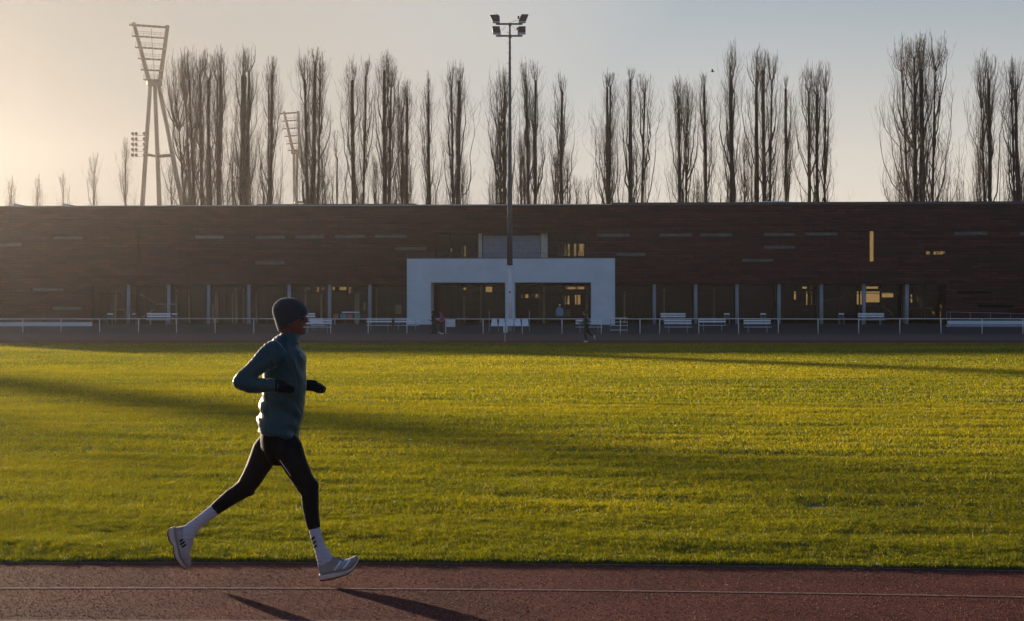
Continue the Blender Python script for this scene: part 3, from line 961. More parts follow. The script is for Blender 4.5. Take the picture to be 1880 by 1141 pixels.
def crate(x0, x1, h, m, lab):
    a, b = at(x0, Y), at(x1, Y)
    z = 1.122
    r = thing('plastic_crate', lab, 'crate', ((a + b) / 2, Y, z), 0, 'coloured crates on the narrow table')
    mb = MB()
    mb.box(a, b, Y - .17, Y - .155, z + .02, z + h); mb.box(a, b, Y + .155, Y + .17, z + .02, z + h)
    mb.box(a, a + .015, Y - .155, Y + .155, z + .02, z + h); mb.box(b - .015, b, Y - .155, Y + .155, z + .02, z + h)
    mb.box(a, b, Y - .17, Y + .17, z, z + .018)
    mb.build('body', M[m], r)
    mb = MB(); mb.box(a - .012, b + .012, Y - .185, Y - .172, z + h - .05, z + h + .004); mb.box(a - .012, b + .012, Y + .172, Y + .185, z + h - .05, z + h + .004)
    mb.build('rim', M[m], r)


crate(612, 621, .37, 'redbox', 'faded red crate, leftmost of the coloured crates')
crate(625, 635, .37, 'tealbox', 'pale green crate between two red crates')
crate(637.5, 647, .37, 'redbox', 'faded red crate between two green crates')
crate(651, 661, .38, 'tealbox', 'teal crate beside the maroon crate')
crate(664, 671.5, .36, 'maroon', 'dark maroon crate, rightmost of the coloured crates')
pl = MB().box(at(628, Y + .5), at(660, Y + .5), Y + .45, Y + .55, 1.575, 1.67).build('plank', M['wood_white'])
tag(pl, 'pale plank propped on brackets behind the coloured crates', 'plank')
mbp = MB()
for x in (632, 656):
    mbp.box(at(x, Y + .5) - .03, at(x, Y + .5) + .03, Y + .47, Y + .53, TER, 1.574)
mbp.build('trestle', M['darksteel'], pl, off=(0, 0, 0))

# long low white wall at left, access ramp at right
lw = thing('low_white_wall', 'long low white wall before the brick at the far left', 'wall', (at(40, 134), 134, 0))
MB().box(at(-420, 134), at(168, 134), 134, 134.25, tz(134) - .1, .80).build('wall', M['render'], lw, bevel=.01)
MB().box(at(-421, 134), at(169, 134), 133.97, 134.28, .803, .84).build('cap', M['column'], lw)
rp = thing('access_ramp', 'grey access ramp with thin handrail before the brick at far right', 'ramp', (at(1830, 134), 134, 0))
MB().box(at(1738, 134), at(2300, 134), 133.6, 133.85, tz(133.6) - .1, .93).build('ramp_wall', M['render'], rp, bevel=.01)
MB().box(at(1738, 133), at(2300, 133), 133.0, 133.22, tz(133) - .1, .66).build('lower_kerb', M['column'], rp, bevel=.01)
mb = MB()
pr = [1738, 1745, 1781.5, 1818.5, 1855.5, 1893, 1930, 1968, 2006, 2044]
for x in pr:
    mb.tube([(at(x, 133.7), 133.72, .93), (at(x, 133.7), 133.72, 1.66 - .0011 * (x - 1738))], .018, 6)
mb.tube([(at(pr[0], 133.7), 133.72, 1.66), (at(pr[-1], 133.7), 133.72, 1.66 - .0011 * (pr[-1] - 1738))], .022, 6)
mb.build('handrail', M['steel'], rp)

# yellow crate inside the entrance glass
v = bworld(fu(1041, 2.6), 2.6, GZ + .03)
yc = thing('yellow_crate', 'yellow slatted crate behind the entrance glass beside the person in pale blue', 'crate', v)
mb = MB()
for k in range(4):
    mb.box(v.x - .3, v.x + .3, v.y - .2, v.y + .2, v.z + .62 + k * .15, v.z + .62 + k * .15 + .13)
mb.build('slat_stack', M['yellow'], yc)
MB().box(v.x - .26, v.x + .26, v.y - .17, v.y + .17, v.z, v.z + .615).build('stand', M['interior'], yc)
# ------------------------------------------------------------------ stadium floodlight towers


def tower(X0, Y0, rot, legs, label, lamps=False, AL=(-4.4, .6), AR=(3.0, .6)):
    """legs: world x, y offsets of the three feet from the waist"""
    root = thing('floodlight_tower', label, 'tower', (X0, Y0, 0), 0, 'stadium floodlight towers')
    cr, sr = math.cos(rot), math.sin(rot)
    L = lambda x, y, z: (X0 + x * cr - y * sr, Y0 + x * sr + y * cr, z)
    WZ, TZ = 51.5, 64.2
    tops = [(-.9, 0), (.15, .3), (.9, 0)]
    for (dx, dy), (tx, ty) in zip(legs, tops):
        a = Vector((X0 + dx, Y0 + dy, -.2)); b = Vector(L(tx, ty, WZ - .6))
        MB().tube([a, a.lerp(b, .5), b], [.62, .55, .42], 14).build('leg', M['tower'], root, smooth=True)
    MB().obox(L(0, 0, WZ - .1), Vector((cr, sr, 0)) * 1.6, Vector((-sr, cr, 0)) * .55, (0, 0, .75)).build('waist_collar', M['tower'], root, bevel=.08)
    MB().tube([L(-1.2, 0, WZ + .3), L(AL[0], AL[1], TZ)], [.5, .42], 14).build('arm', M['tower'], root, smooth=True)
    MB().tube([L(1.2, 0, WZ + .3), L(AR[0], AR[1], TZ - .1)], [.5, .42], 14).build('arm', M['tower'], root, smooth=True)
    MB().tube([L(.05, .2, WZ + .6), L(-.55, .75, TZ - 1)], .07, 6).build('ladder', M['tower'], root)
    for k, z in enumerate((63.6, 61.2, 58.8, 56.4, 54.0, 51.9)):
        t = (z - WZ) / (TZ - WZ)
        xa = -1.2 + (AL[0] + 1.2) * t
        xb = 1.2 + (AR[0] - 1.2) * t
        y = .6 * t - .45
        b = MB().tube([L(xa - 1.2, y, z), L(xb + .25, y, z)], .26 if k == 0 else .21, 10).build('lamp_bar', M['tower'], root, smooth=True)
        g = MB()
        for zz in (z + .62, z + 1.05):
            g.tube([L(xa - 1.25, y - .4, zz), L(xb - .1, y - .4, zz)], .035, 5)
        n = 7
        for i in range(n):
            xx = xa - 1.2 + (xb - xa + 1.1) * i / (n - 1)
            g.tube([L(xx, y - .4, z), L(xx, y - .4, z + 1.05)], .03, 5)
        if k:
            g.build('catwalk_rail', M['tower'], b, off=(X0, Y0, 0))
        nl = max(3, int((xb - xa + 1.2) / 1.0))
        for i in range(nl):
            xx = xa - .9 + (xb - xa + .7) * i / max(1, nl - 1)
            c = Vector(L(xx, y - .55, z - .12))
            MB().obox(c, Vector((cr, sr, 0)) * .17, Vector((-sr, cr, .35)).normalized() * .2, (0, 0, .12)).build('floodlight', M['darksteel'], b, off=(X0, Y0, 0))
    # cross beam between the legs
    hz = 35.6
    def onleg(i):
        dx, dy = legs[i]; tx, ty = tops[i]
        a = Vector((X0 + dx, Y0 + dy, -.2)); b = Vector(L(tx, ty, WZ - .6))
        return a.lerp(b, (hz + .2) / (WZ - .4))
    MB().tube([onleg(0), onleg(1)], .3, 10).build('cross_beam', M['tower'], root, smooth=True)
    MB().tube([onleg(1), onleg(2)], .36, 10).build('cross_beam', M['tower'], root, smooth=True)
    if lamps:
        s = Y0 / F
        fr = MB()
        for x in (257.8, 264.2, 278.5):
            X = (x - CX) * s
            fr.tube([(X, Y0 - 6.6, EYE + (HY - 293) * s), (X, Y0 - 6.6, EYE + (HY - 249) * s)], .05, 6)
        for y in (252, 261.5, 271, 280.5, 290.5):
            fr.tube([((256.5 - CX) * s, Y0 - 6.55, EYE + (HY - y - 3.2) * s), ((281 - CX) * s, Y0 - 6.55, EYE + (HY - y - 3.2) * s)], .045, 6)
        f = fr.build('lamp_frame', M['tower'], root)
        for x in (257.8, 264.2, 278.5):
            for y in (252, 261.5, 271, 280.5, 290.5):
                c = Vector(((x - CX) * s, Y0 - 7.0, EYE + (HY - y) * s))
                d = Vector((-.35, -.9, -.35)).normalized()
                MB().tube([c - d * .3, c - d * .22, c, c + d * .16], [.08, .2, .36, .36], 14).build('round_lamp', M['darksteel'], root, smooth=False)
    return root


T1Y = 355.0
tower((283.5 - CX) * T1Y / F, T1Y, math.radians(24), [(-2.9, -6.2), (.2, 8.2), (11.4, -2.0)], 'tall grey floodlight tower with V shaped head, left of the poplars', True)
T2Y = 509.0
tower((544 - CX) * T2Y / F, T2Y, math.radians(-26), [(-.9, 7.0), (0.3, -7.5), (15.5, 1.0)], 'smaller, more distant floodlight tower hazy between two poplars', False, (-5.0, .6), (.3, .6))
# ------------------------------------------------------------------ slim mast behind the fence
MY = 127.0
s = MY / F
mx = lambda x: (x - CX) * s
mz = lambda y: EYE - (y - HY) * s
mast = thing('floodlight_mast', 'slim dark floodlight mast with four lamps rising before the white entrance', 'mast', (mx(936.5), MY, 0))
MB().tube([(mx(936.5), MY, tz(MY) - .1), (mx(936.5), MY, mz(486))], .14, 16).build('post', M['white'], mast, smooth=True)
MB().tube([(mx(936.2), MY, mz(487.5)), (mx(936.2), MY, mz(486))], .23, 16).build('hinge_collar', M['darksteel'], mast)
MB().tube([(mx(935.9), MY, mz(485.9)), (mx(936), MY, mz(400)), (mx(936), MY, mz(250)), (mx(936), MY, mz(44))], [.225, .20, .135, .07], 16).build('pole', M['darksteel'], mast, smooth=True)
MB().box(mx(934.4), mx(937.6), MY - .16, MY - .138, mz(538.5), mz(535.5)).build('lock_plate', M['darksteel'], mast)
for y in (44.5, 66.3):
    MB().box(mx(910.3), mx(959.3), MY - .05, MY + .05, mz(y + 1.6), mz(y - 1.6)).build('crossarm', M['darksteel'], mast, bevel=.01)
    MB().tube([(mx(936), MY, mz(y + 3.5)), (mx(936), MY, mz(y - 2))], .13, 12).build('clamp', M['darksteel'], mast)
lampq = [([(899, 29.5), (914, 28.3), (917.5, 31.5), (917.8, 40.8), (904.8, 41.2)]), ([(957.5, 28), (970.2, 28.3), (964.8, 41), (951.8, 41), (954.5, 34)]),
         ([(903.5, 52), (905, 50), (917.5, 50.2), (919.5, 61.8), (905, 62)]), ([(951.4, 50.2), (965, 50.2), (964.8, 62), (950, 62)])]
for k, q in enumerate(lampq):
    mb = MB()
    ar = lambda dy, sc=1.0, dz=0: [(mx(x), MY + dy, mz(y) + dz) for x, y in q]
    mb.rings([ar(-.42), ar(-.1), ar(.12)])
    fl = mb.build('floodlight', M['black'], mast, bevel=.02)
    xs_ = [x for x, y in q]; yb = max(y for x, y in q)
    xb0 = min(x for x, y in q if y > yb - 3); xb1 = max(x for x, y in q if y > yb - 3)
    MB().box(mx(xb0), mx(xb1), MY - .43, MY + .1, mz(yb + 1.6), mz(yb + .2)).build('lamp_glass', M['white'], fl, off=tuple(mast.location))
    bx = 953.0 if k % 2 else 916.0
    MB().box(mx(bx - 1), mx(bx + 1), MY - .03, MY + .03, mz(yb + 3), mz(yb + 1.7)).build('bracket', M['darksteel'], mast)
    if k in (1, 3):
        MB().box(mx(950 if k == 1 else 948), mx(953.6 if k == 1 else 951.6), MY - .12, MY + .08, mz(yb - 6), mz(yb - 11)).build('ballast_box', M['black'], mast, bevel=.01)
for a, b in (((928.5, 48), (921.5, 57)), ((941, 48), (947, 57)), ((938, 41), (951, 37))):
    MB().tube([(mx(a[0]), MY, mz(a[1])), (mx(b[0]), MY, mz(b[1]))], .012, 5).build('cable', M['darksteel'], mast)
for i in range(22):
    yl = 60.5 + i * 18.6
    MB().tube([(mx(930.2 - i * .06), MY, mz(yl)), (mx(936), MY, mz(yl))], .016, 5).build('step_peg', M['darksteel'], mast)
    MB().tube([(mx(936), MY, mz(yl + 9.3)), (mx(940.6 + i * .06), MY, mz(yl + 9.3))], .016, 5).build('step_peg', M['darksteel'], mast)
# ------------------------------------------------------------------ bare poplars


def tubes_np(P, R, s):
    """P (n,k,3) centre lines, R (n,k) radii -> verts, quads of all tubes (horizontal rings)"""
    n, k, _ = P.shape
    w = np.arange(s) * 2 * np.pi / s
    ring = np.stack([np.cos(w), np.sin(w), np.zeros(s)], 1)
    V = P[:, :, None, :] + R[:, :, None, None] * ring[None, None]
    idx = np.arange(n * k * s).reshape(n, k, s)
    a = idx[:, :-1, :]; b = np.roll(a, -1, 2); d = idx[:, 1:, :]; c = np.roll(d, -1, 2)
    return V.reshape(-1, 3), np.stack([a, b, c, d], -1).reshape(-1, 4)


def np_mesh(name, parts):
    V, Q, o = [], [], 0
    for v, q in parts:
        V.append(v); Q.append(q + o); o += len(v)
    V = np.concatenate(V).astype(np.float32); Q = np.concatenate(Q).astype(np.int32)
    me = bpy.data.meshes.new(name)
    me.vertices.add(len(V)); me.vertices.foreach_set('co', V.ravel())
    me.loops.add(Q.size); me.loops.foreach_set('vertex_index', Q.ravel())
    me.polygons.add(len(Q)); me.polygons.foreach_set('loop_start', np.arange(len(Q), dtype=np.int32) * 4)
    me.polygons.foreach_set('loop_total', np.full(len(Q), 4, np.int32))
    me.update(calc_edges=True)
    return me


def limb_field(rng, base, rad0, n, length, spread, k, r0, r1, wob, fixed=False):
    """n limbs starting at base (n,3) leaving sideways, then turning up"""
    az = rng.random(n) * 2 * np.pi
    L = length if fixed else length * (.6 + .8 * rng.random(n))
    t = np.linspace(0, 1, k)
    out = spread[:, None] * (1 - (1 - t[None]) ** 2.4)
    P = np.empty((n, k, 3))
    j = rng.normal(0, 1, (n, k, 2)).cumsum(1) * wob * L[:, None, None] * np.sqrt(1 / k)
    j[:, 0] = 0
    P[:, :, 0] = base[:, 0:1] + np.cos(az)[:, None] * (rad0[:, None] + out) + j[:, :, 0]
    P[:, :, 1] = base[:, 1:2] + np.sin(az)[:, None] * (rad0[:, None] + out) + j[:, :, 1]
    P[:, :, 2] = base[:, 2:3] + L[:, None] * t[None]
    R = (r0[:, None] * (1 - t[None] ** .8) + r1[:, None] * t[None] ** .8) if hasattr(r0, '__len__') else np.broadcast_to(r0 * (1 - t ** .8) + r1 * t ** .8, (n, k))
    return P, np.array(R), az


def poplar(seed, D, xb, ytop, hw, stems, label, dens=1.0, twig=1.0, name='poplar_tree', group='bare poplars behind the building', cat='tree', low=True, mt='twig'):
    """stems: list of (x at foot, x at stub, y of stub, width px); hw crown half width px"""
    rng = np.random.default_rng(seed)
    s = D / F
    X0 = (xb - CX) * s
    H = EYE + (HY - ytop) * s
    root = thing(name, label, cat, (X0, D, 0), 0, group)
    W = hw * s
    tr, cr = [], []
    starts, rads = [], []
    for (xa, xs_, ys, wpx) in stems:
        zt = EYE + (HY - ys) * s
        k = 14
        t = np.linspace(0, 1, k)
        off = rng.normal(0, .035, (k, 2)).cumsum(0) * (wpx * s)
        off[0] = 0
        dy = rng.uniform(-.4, .4) * W
        P = np.empty((1, k, 3))
        bend = t ** .7
        P[0, :, 0] = (xa - xb) * s * (1 - bend) + (xs_ - xb) * s * bend + off[:, 0]
        P[0, :, 1] = dy * bend + off[:, 1]
        P[0, :, 2] = -.1 + t * (zt + .1)
        R = (wpx * s / 2) * (1.05 - .58 * t) * (1 + rng.normal(0, .07, k))
        R[-1] *= rng.choice([.9, 1.25])
        tr.append(tubes_np(P, R[None], 9))
        # top cap knob
        kn = np.array([[P[0, -1], P[0, -1] + [0, 0, .15 * wpx * s], P[0, -1] + [0, 0, .3 * wpx * s]]])
        tr.append(tubes_np(kn, np.array([[R[-1], R[-1] * .8, .02]]), 9))
        nb = int(27 * dens * (.5 if len(stems) > 2 else .7 if len(stems) > 1 else 1))
        u = rng.random(nb)
        h = .05 + .88 * u
        iz = np.interp(h, t, np.arange(k))
        i0 = np.clip(iz.astype(int), 0, k - 2); fr = iz - i0
        starts.append(P[0, i0] * (1 - fr[:, None]) + P[0, i0 + 1] * fr[:, None]); rads.append(R[i0] * .5)
        # shoots out of the stub
        ns = int(7 * dens)
        starts.append(np.repeat(P[0, -1:], ns, 0) + rng.normal(0, .12, (ns, 3)) * [wpx * s, wpx * s, wpx * s * 2]); rads.append(np.full(ns, R[-1] * .4))
    S = np.concatenate(starts); A = np.concatenate(rads)
    n = len(S)
    hs = S[:, 2] / H
    # each limb ends at its own height; the crown is widest at mid height and frays out at the top
    lim = np.maximum(.72 + .29 * rng.random(n) ** 1.4, hs + (1.0 - hs) * (.35 + .65 * rng.random(n)))
    top = np.minimum(hs + .10 + .36 * rng.random(n), lim)
    top = np.maximum(top, hs + .04)
    L = (top - hs) * H
    prof = np.interp(top, [0, .25, .5, .75, .9, 1.0], [.75, 1.0, 1.05, .85, .55, .30])
    env = 1.1 * W * prof * (.3 + .7 * rng.random(n) ** .65)
    P, R, az = limb_field(rng, S, A, n, L, env, 9, (.038 + .055 * rng.random(n)) * np.clip(L / 5, .35, 1.2), np.full(n, .010), .045, fixed=True)
    cr.append(tubes_np(P, R, 5))
    # twigs along limbs
    def twigs(P, per, Lm, spread, r0, r1, k, tmin=.15):
        n0, kk, _ = P.shape
        m = n0 * per
        src = np.repeat(np.arange(n0), per)
        tt = tmin + (1 - tmin) * rng.random(m)
        iz = tt * (kk - 1); i0 = np.clip(iz.astype(int), 0, kk - 2); fr = (iz - i0)[:, None]
        B = P[src, i0] * (1 - fr) + P[src, i0 + 1] * fr
        L = Lm * (.4 + 1.2 * rng.random(m)) * np.clip((H * 1.01 - B[:, 2]) / (.16 * H), .25, 1)
        return limb_field(rng, B, np.zeros(m), m, L, spread * L * (.3 + 1.0 * rng.random(m)), k, r0, r1, .10)[:2]
    longl = P[L > .13 * H]; shortl = P[L <= .13 * H]
    P2, R2 = twigs(longl, int(11 * twig), 1.7, .48, .016, .005, 5)
    if len(shortl):
        Pb, Rb = twigs(shortl, 3, 1.2, .42, .016, .006, 5)
        P2, R2 = np.concatenate([P2, Pb]), np.concatenate([R2, Rb])
    cr.append(tubes_np(P2, R2, 3))
    P3, R3 = twigs(P2, 2, 1.0, .50, .010, .004, 3)
    cr.append(tubes_np(P3, R3, 3))
    link('trunk', np_mesh('trunk', tr), M['bark'], root, smooth=True)
    link('crown', np_mesh('crown', cr), M[mt], root)
    return root


TREES = [
    # D, x, ytop, halfwidth, stems, label
    (172, 372, 88, 46, [(386, 383, 150, 13), (380, 368, 138, 9), (374, 352, 150, 7), (370, 338, 190, 6), (366, 328, 240, 5)], 'broad many-stemmed bare poplar touching the left floodlight tower, widest crown on the left'),
    (172, 401, 84, 13, [(397, 405, 140, 9), (402, 400, 150, 7)], 'narrow bare poplar just right of the broad many-stemmed one'),
    (170, 447, 80, 24, [(445, 446, 142, 19), (449, 457, 132, 10)], 'bare poplar with the thickest trunk, third from the left of the tall row'),
    (176, 499, 104, 21, [(493, 502, 140, 8), (496, 493, 170, 5)], 'slender bare poplar left of the distant hazy floodlight tower'),
    (170, 572, 88, 29, [(570, 574, 120, 12), (575, 562, 150, 8), (578, 588, 150, 6)], 'tall bushy bare poplar right of the distant hazy floodlight tower'),
    (171, 655, 100, 24, [(650, 647, 150, 11), (660, 672, 140, 7)], 'bare poplar with two clear stems forking, crown left of centre sky'),
    (169, 706, 92, 25, [(706, 705, 132, 12), (707, 717, 160, 8)], 'bare poplar with straight trunk and flaring top, right of the forked one'),
    (176, 746, 143, 16, [(744, 748, 180, 9), (742, 738, 215, 5)], 'short slim bare poplar between the flaring one and the thin pole-like one'),
    (174, 787, 134, 10, [(787, 786, 170, 9)], 'thin pole-like bare poplar with sparse twigs, left of the mast'),
    (170, 838, 112, 21, [(838, 842, 152, 12), (838, 830, 170, 6)], 'bare poplar with dark upper trunk, last one left of the mast'),
    (172, 925, 118, 20, [(925, 926, 172, 9), (922, 919, 250, 6)], 'bare poplar partly hidden behind the slim mast'),
    (172, 978, 103, 18, [(977, 986, 150, 9), (976, 967, 160, 8)], 'bare poplar with two blunt stems just right of the mast'),
    (175, 1035, 125, 16, [(1032, 1033, 172, 9)], 'slim single-trunk bare poplar, second right of the mast'),
    (174, 1113, 130, 19, [(1117, 1114, 162, 9), (1118, 1120, 160, 6)], 'bare poplar with two close blunt tops, third right of the mast'),
    (171, 1165, 132, 25, [(1157, 1158, 150, 11), (1168, 1184, 170, 6)], 'bare poplar with a bowed right stem, left of the wide gap'),
    (172, 1250, 139, 21, [(1253, 1246, 180, 9), (1258, 1260, 240, 5)], 'bare poplar with leaning trunk, first after the wide gap'),
    (173, 1294, 135, 16, [(1300, 1292, 158, 9)], 'slim bare poplar with forked blunt top below the flying bird'),
    (168, 1346, 68, 20, [(1348, 1344, 150, 13)], 'tall bare poplar with single thick trunk right of the bird'),
    (169, 1397, 88, 31, [(1390, 1388, 160, 12), (1405, 1402, 130, 11), (1406, 1416, 150, 6)], 'wide double-trunk bare poplar in the right half'),
    (175, 1443, 150, 9, [(1443, 1444, 164, 8)], 'thinnest bare poplar with stubby top, beside the wide double-trunk one'),
    (171, 1502, 110, 30, [(1486, 1486, 172, 9), (1501, 1498, 175, 9), (1508, 1516, 170, 5)], 'bare poplar with two parallel trunks, left of the big gap at right'),
    (166, 1684, 60, 51, [(1680, 1674, 150, 10), (1696, 1692, 130, 14), (1690, 1680, 108, 6), (1688, 1660, 130, 6), (1705, 1716, 130, 6)], 'largest broad bare poplar with two trunks, standing alone at right'),
    (172, 1818, 88, 25, [(1825, 1818, 150, 11), (1820, 1802, 200, 5)], 'bare poplar with a tall spire top, second from the right edge'),
    (170, 1873, 104, 25, [(1876, 1866, 165, 10), (1872, 1856, 190, 5)], 'bare poplar cut by the right edge of the picture'),
    (170, 1960, 110, 26, [(1958, 1962, 160, 11)], 'bare poplar standing just beyond the right edge'),
]
for i, (D, x, yt, hw, stems, lab) in enumerate(TREES):
    poplar(100 + i, D, x, yt, hw, stems, lab, dens=1.0 + hw / 45)

FAR = [
    (235, 618, 228, 14, [(618, 619, 290, 5)], 'lower, paler poplar behind, between bushy and forked poplars'),
    (230, 960, 232, 15, [(956, 957, 290, 5), (962, 963, 290, 5)], 'lower brownish poplar right behind the mast'),
    (240, 230, 250, 17, [(230, 231, 300, 3)], 'small hazy poplar next left of the left floodlight tower'),
    (250, 173, 276, 16, [(173, 173, 320, 2.6)], 'small hazy poplar, second left of the left floodlight tower'),
    (280, 117, 316, 13, [(117, 117, 345, 2.2)], 'small hazy tree above the second roof wedge from the left'),
    (285, 69, 323, 12, [(69, 69, 348, 2.0)], 'small hazy tree between the two roof wedges'),
    (285, 21, 323, 13, [(21, 21, 350, 2.0)], 'small hazy tree at the far left edge above the roof'),
    (225, 432, 250, 25, [(430, 428, 310, 4), (440, 445, 310, 3)], 'low scrubby tree behind the thickest-trunk poplar'),
    (225, 590, 250, 20, [(590, 592, 300, 4)], 'low bushy tree at the right foot of the bushy poplar'),
    (230, 912, 225, 12, [(912, 911, 300, 4)], 'low twiggy tree left of the slim mast at the roof line'),
    (235, 1030, 270, 16, [(1022, 1020, 320, 3), (1040, 1042, 320, 3)], 'low twiggy tree at foot of second poplar right of the mast'),
    (240, 1068, 322, 22, [(1060, 1058, 350, 2.5), (1078, 1080, 350, 2.5)], 'lowest pale scrub between second and third poplars right of mast'),
    (230, 1374, 230, 18, [(1366, 1366, 300, 4), (1380, 1380, 310, 3)], 'low bushy tree between tall single-trunk and double-trunk poplars'),
    (235, 1750, 322, 27, [(1742, 1738, 350, 2.5), (1758, 1762, 350, 2.5)], 'low pale scrub right of the largest poplar'),
    (228, 1800, 270, 18, [(1802, 1800, 320, 4)], 'low bushy tree at the left foot of the spire-topped poplar'),
    (228, 1655, 300, 20, [(1655, 1650, 340, 3)], 'low twiggy tree at left foot of the largest poplar'),
    (245, 1280, 325, 14, [(1280, 1280, 350, 2.5)], 'low scrub between the two poplars below the bird'),
    (240, 330, 300, 22, [(336, 336, 335, 2.5), (318, 316, 340, 2)], 'low scrub around the right leg of the left floodlight tower'),
    (240, 848, 280, 14, [(848, 850, 320, 3)], 'low twiggy tree at foot of last poplar left of mast'),
    (240, 694, 285, 16, [(690, 688, 325, 3), (716, 716, 325, 2.5)], 'low twiggy tree at the foot of the flaring poplar'),
]
for i, (D, x, yt, hw, stems, lab) in enumerate(FAR):
    poplar(300 + i, D, x, yt, hw, stems, lab, dens=.9, twig=.9, name='distant_tree', group='low trees farther behind the building', mt='twig')

# the row of poplars goes on left of the frame; these throw the long shadows across the turf
for sd_, (X, Yp, H_, hw_, nst, dn, lab) in enumerate([
        (-103.6, 172, 21.8, 1.5, 3, 2.2, 'broad bare poplar beyond the left edge of the view, nearest to the building end'),
        (-109.8, 173, 21.5, .9, 1, 1.2, 'bare poplar beyond the left edge of the view, farthest left'),
        (-72.6, 171, 26.0, 1.2, 2, 3.0, 'slim bare poplar beyond the left edge of the view, farthest right of the three')]):
    k = F / Yp
    xc = CX + X * k
    st_ = [(xc + (i - (nst - 1) / 2) * hw_ * k * .26, xc + (i - (nst - 1) / 2) * hw_ * k * .46, HY - (H_ * (.86 - .05 * abs(i - (nst - 1) / 2)) - EYE) * k, 15) for i in range(nst)]
    poplar(500 + sd_, Yp, xc, HY - (H_ - EYE) * k, hw_ * k, st_, lab, dens=dn, twig=1.5)

# bird in flight
BY = 150.0
b = px(1308, 132, BY)
bird = thing('bird', 'small dark bird in flight between the poplars at right', 'bird', b)
mb = MB()
mb.tube([b + Vector((-.16, 0, -.02)), b + Vector((-.1, 0, 0)), b + Vector((0, 0, .01)), b + Vector((.1, 0, .03)), b + Vector((.15, 0, .05)), b + Vector((.19, 0, .05))], [.012, .04, .062, .05, .035, .008], 10)
mb.add([b + Vector((-.14, -.01, 0)), b + Vector((-.27, -.05, -.02)), b + Vector((-.27, .05, -.02)), b + Vector((-.14, .01, .012))], [(0, 1, 2, 3)])
mb.build('body', M['black'], bird, smooth=True)
for sgn in (-1, 1):
    mb = MB()
    mb.rings([[b + Vector((.07, sgn * .03, .03)), b + Vector((-.07, sgn * .03, .02)), b + Vector((-.07, sgn * .03, .01))],
              [b + Vector((.05, sgn * .16, .14)), b + Vector((-.09, sgn * .16, .12)), b + Vector((-.09, sgn * .16, .11))],
              [b + Vector((-.02, sgn * .30, .20)), b + Vector((-.12, sgn * .30, .18)), b + Vector((-.12, sgn * .30, .175))]])
    mb.build('wing', M['black'], bird)
# ------------------------------------------------------------------ people
RY = 10.24
RS = RY / F


def rx(x, y, dy=0.0):
    k = (RY + (dy if abs(dy) < .6 else 0)) / F
    return Vector(((x - CX) * k, RY + dy, EYE - (y - HY) * k))


def sect(c, u, a, b, n=20, e=2.3):
    """superellipse ring around c: u in the picture plane (half width a), depth along Y (half width b)"""
    out = []
    for k in range(n):
        w = 2 * math.pi * k / n
        cw, sw = math.cos(w), math.sin(w)
        p = abs(cw) ** (2 / e) * (1 if cw >= 0 else -1)
        q = abs(sw) ** (2 / e) * (1 if sw >= 0 else -1)
        out.append(c + u * (a * p) + Vector((0, 1, 0)) * (b * q))
    return out


def limb(mb, pts, n=20, e=2.1, scale=1.0, dome=True):
    """pts: (x, y, depth offset m, half width px, half depth m) down a limb, in photo pixels"""
    C = [rx(p[0], p[1], p[2]) for p in pts]
    rings = []
    for i, p in enumerate(pts):
        t = C[min(i + 1, len(C) - 1)] - C[max(i - 1, 0)]
        t.y = 0
        t.normalize()
        u = Vector((t.z, 0, -t.x))
        a, b = p[3] * RS * scale, p[4] * scale
        if dome and i == 0:
            for f, g in ((.85, .30), (.5, .65)):
                rings.insert(0, sect(C[i] - t * a * f * .8, u, a * (1 - f ** 2) ** .5, b * (1 - f ** 2) ** .5, n, e)) if f == .85 else rings.append(sect(C[i] - t * a * f * .8, u, a * (1 - f ** 2) ** .5, b * (1 - f ** 2) ** .5, n, e))
        rings.append(sect(C[i], u, a, b, n, e))
        if dome and i == len(pts) - 1:
            for f in (.5, .85):
                rings.append(sect(C[i] + t * a * f * .8, u, a * (1 - f ** 2) ** .5, b * (1 - f ** 2) ** .5, n, e))
    mb.rings(rings)


def fuse(mb, voxel, smooth=6, name='fused'):
    """join overlapping lofts into one continuous skin"""
    me = mb.mesh(name)
    bm = bmesh.new(); bm.from_mesh(me)
    bmesh.ops.recalc_face_normals(bm, faces=bm.faces)
    bm.to_mesh(me); bm.free()
    o = bpy.data.objects.new('tmp_fuse', me); COL.objects.link(o)
    r = o.modifiers.new('r', 'REMESH'); r.mode = 'VOXEL'; r.voxel_size = voxel; r.adaptivity = 0
    if smooth:
        s = o.modifiers.new('s', 'SMOOTH'); s.factor = .5; s.iterations = smooth
    dg = bpy.context.evaluated_depsgraph_get()
    res = bpy.data.meshes.new_from_object(o.evaluated_get(dg))
    bpy.data.objects.remove(o); bpy.data.meshes.remove(me)
    res.name = name
    return res


def displace(me, fn):
    """move each vertex along its normal by fn(co, normal)"""
    nr = [v.normal.copy() for v in me.vertices]
    for v, n_ in zip(me.vertices, nr):
        v.co += n_ * fn(v.co, n_)
    me.update()


def place(name, me, m, parent):
    off = parent
    while off.parent is not None:
        off = off.parent
    me.transform(Matrix.Translation(-Vector(off.location)))
    return link(name, me, m, parent, smooth=True)


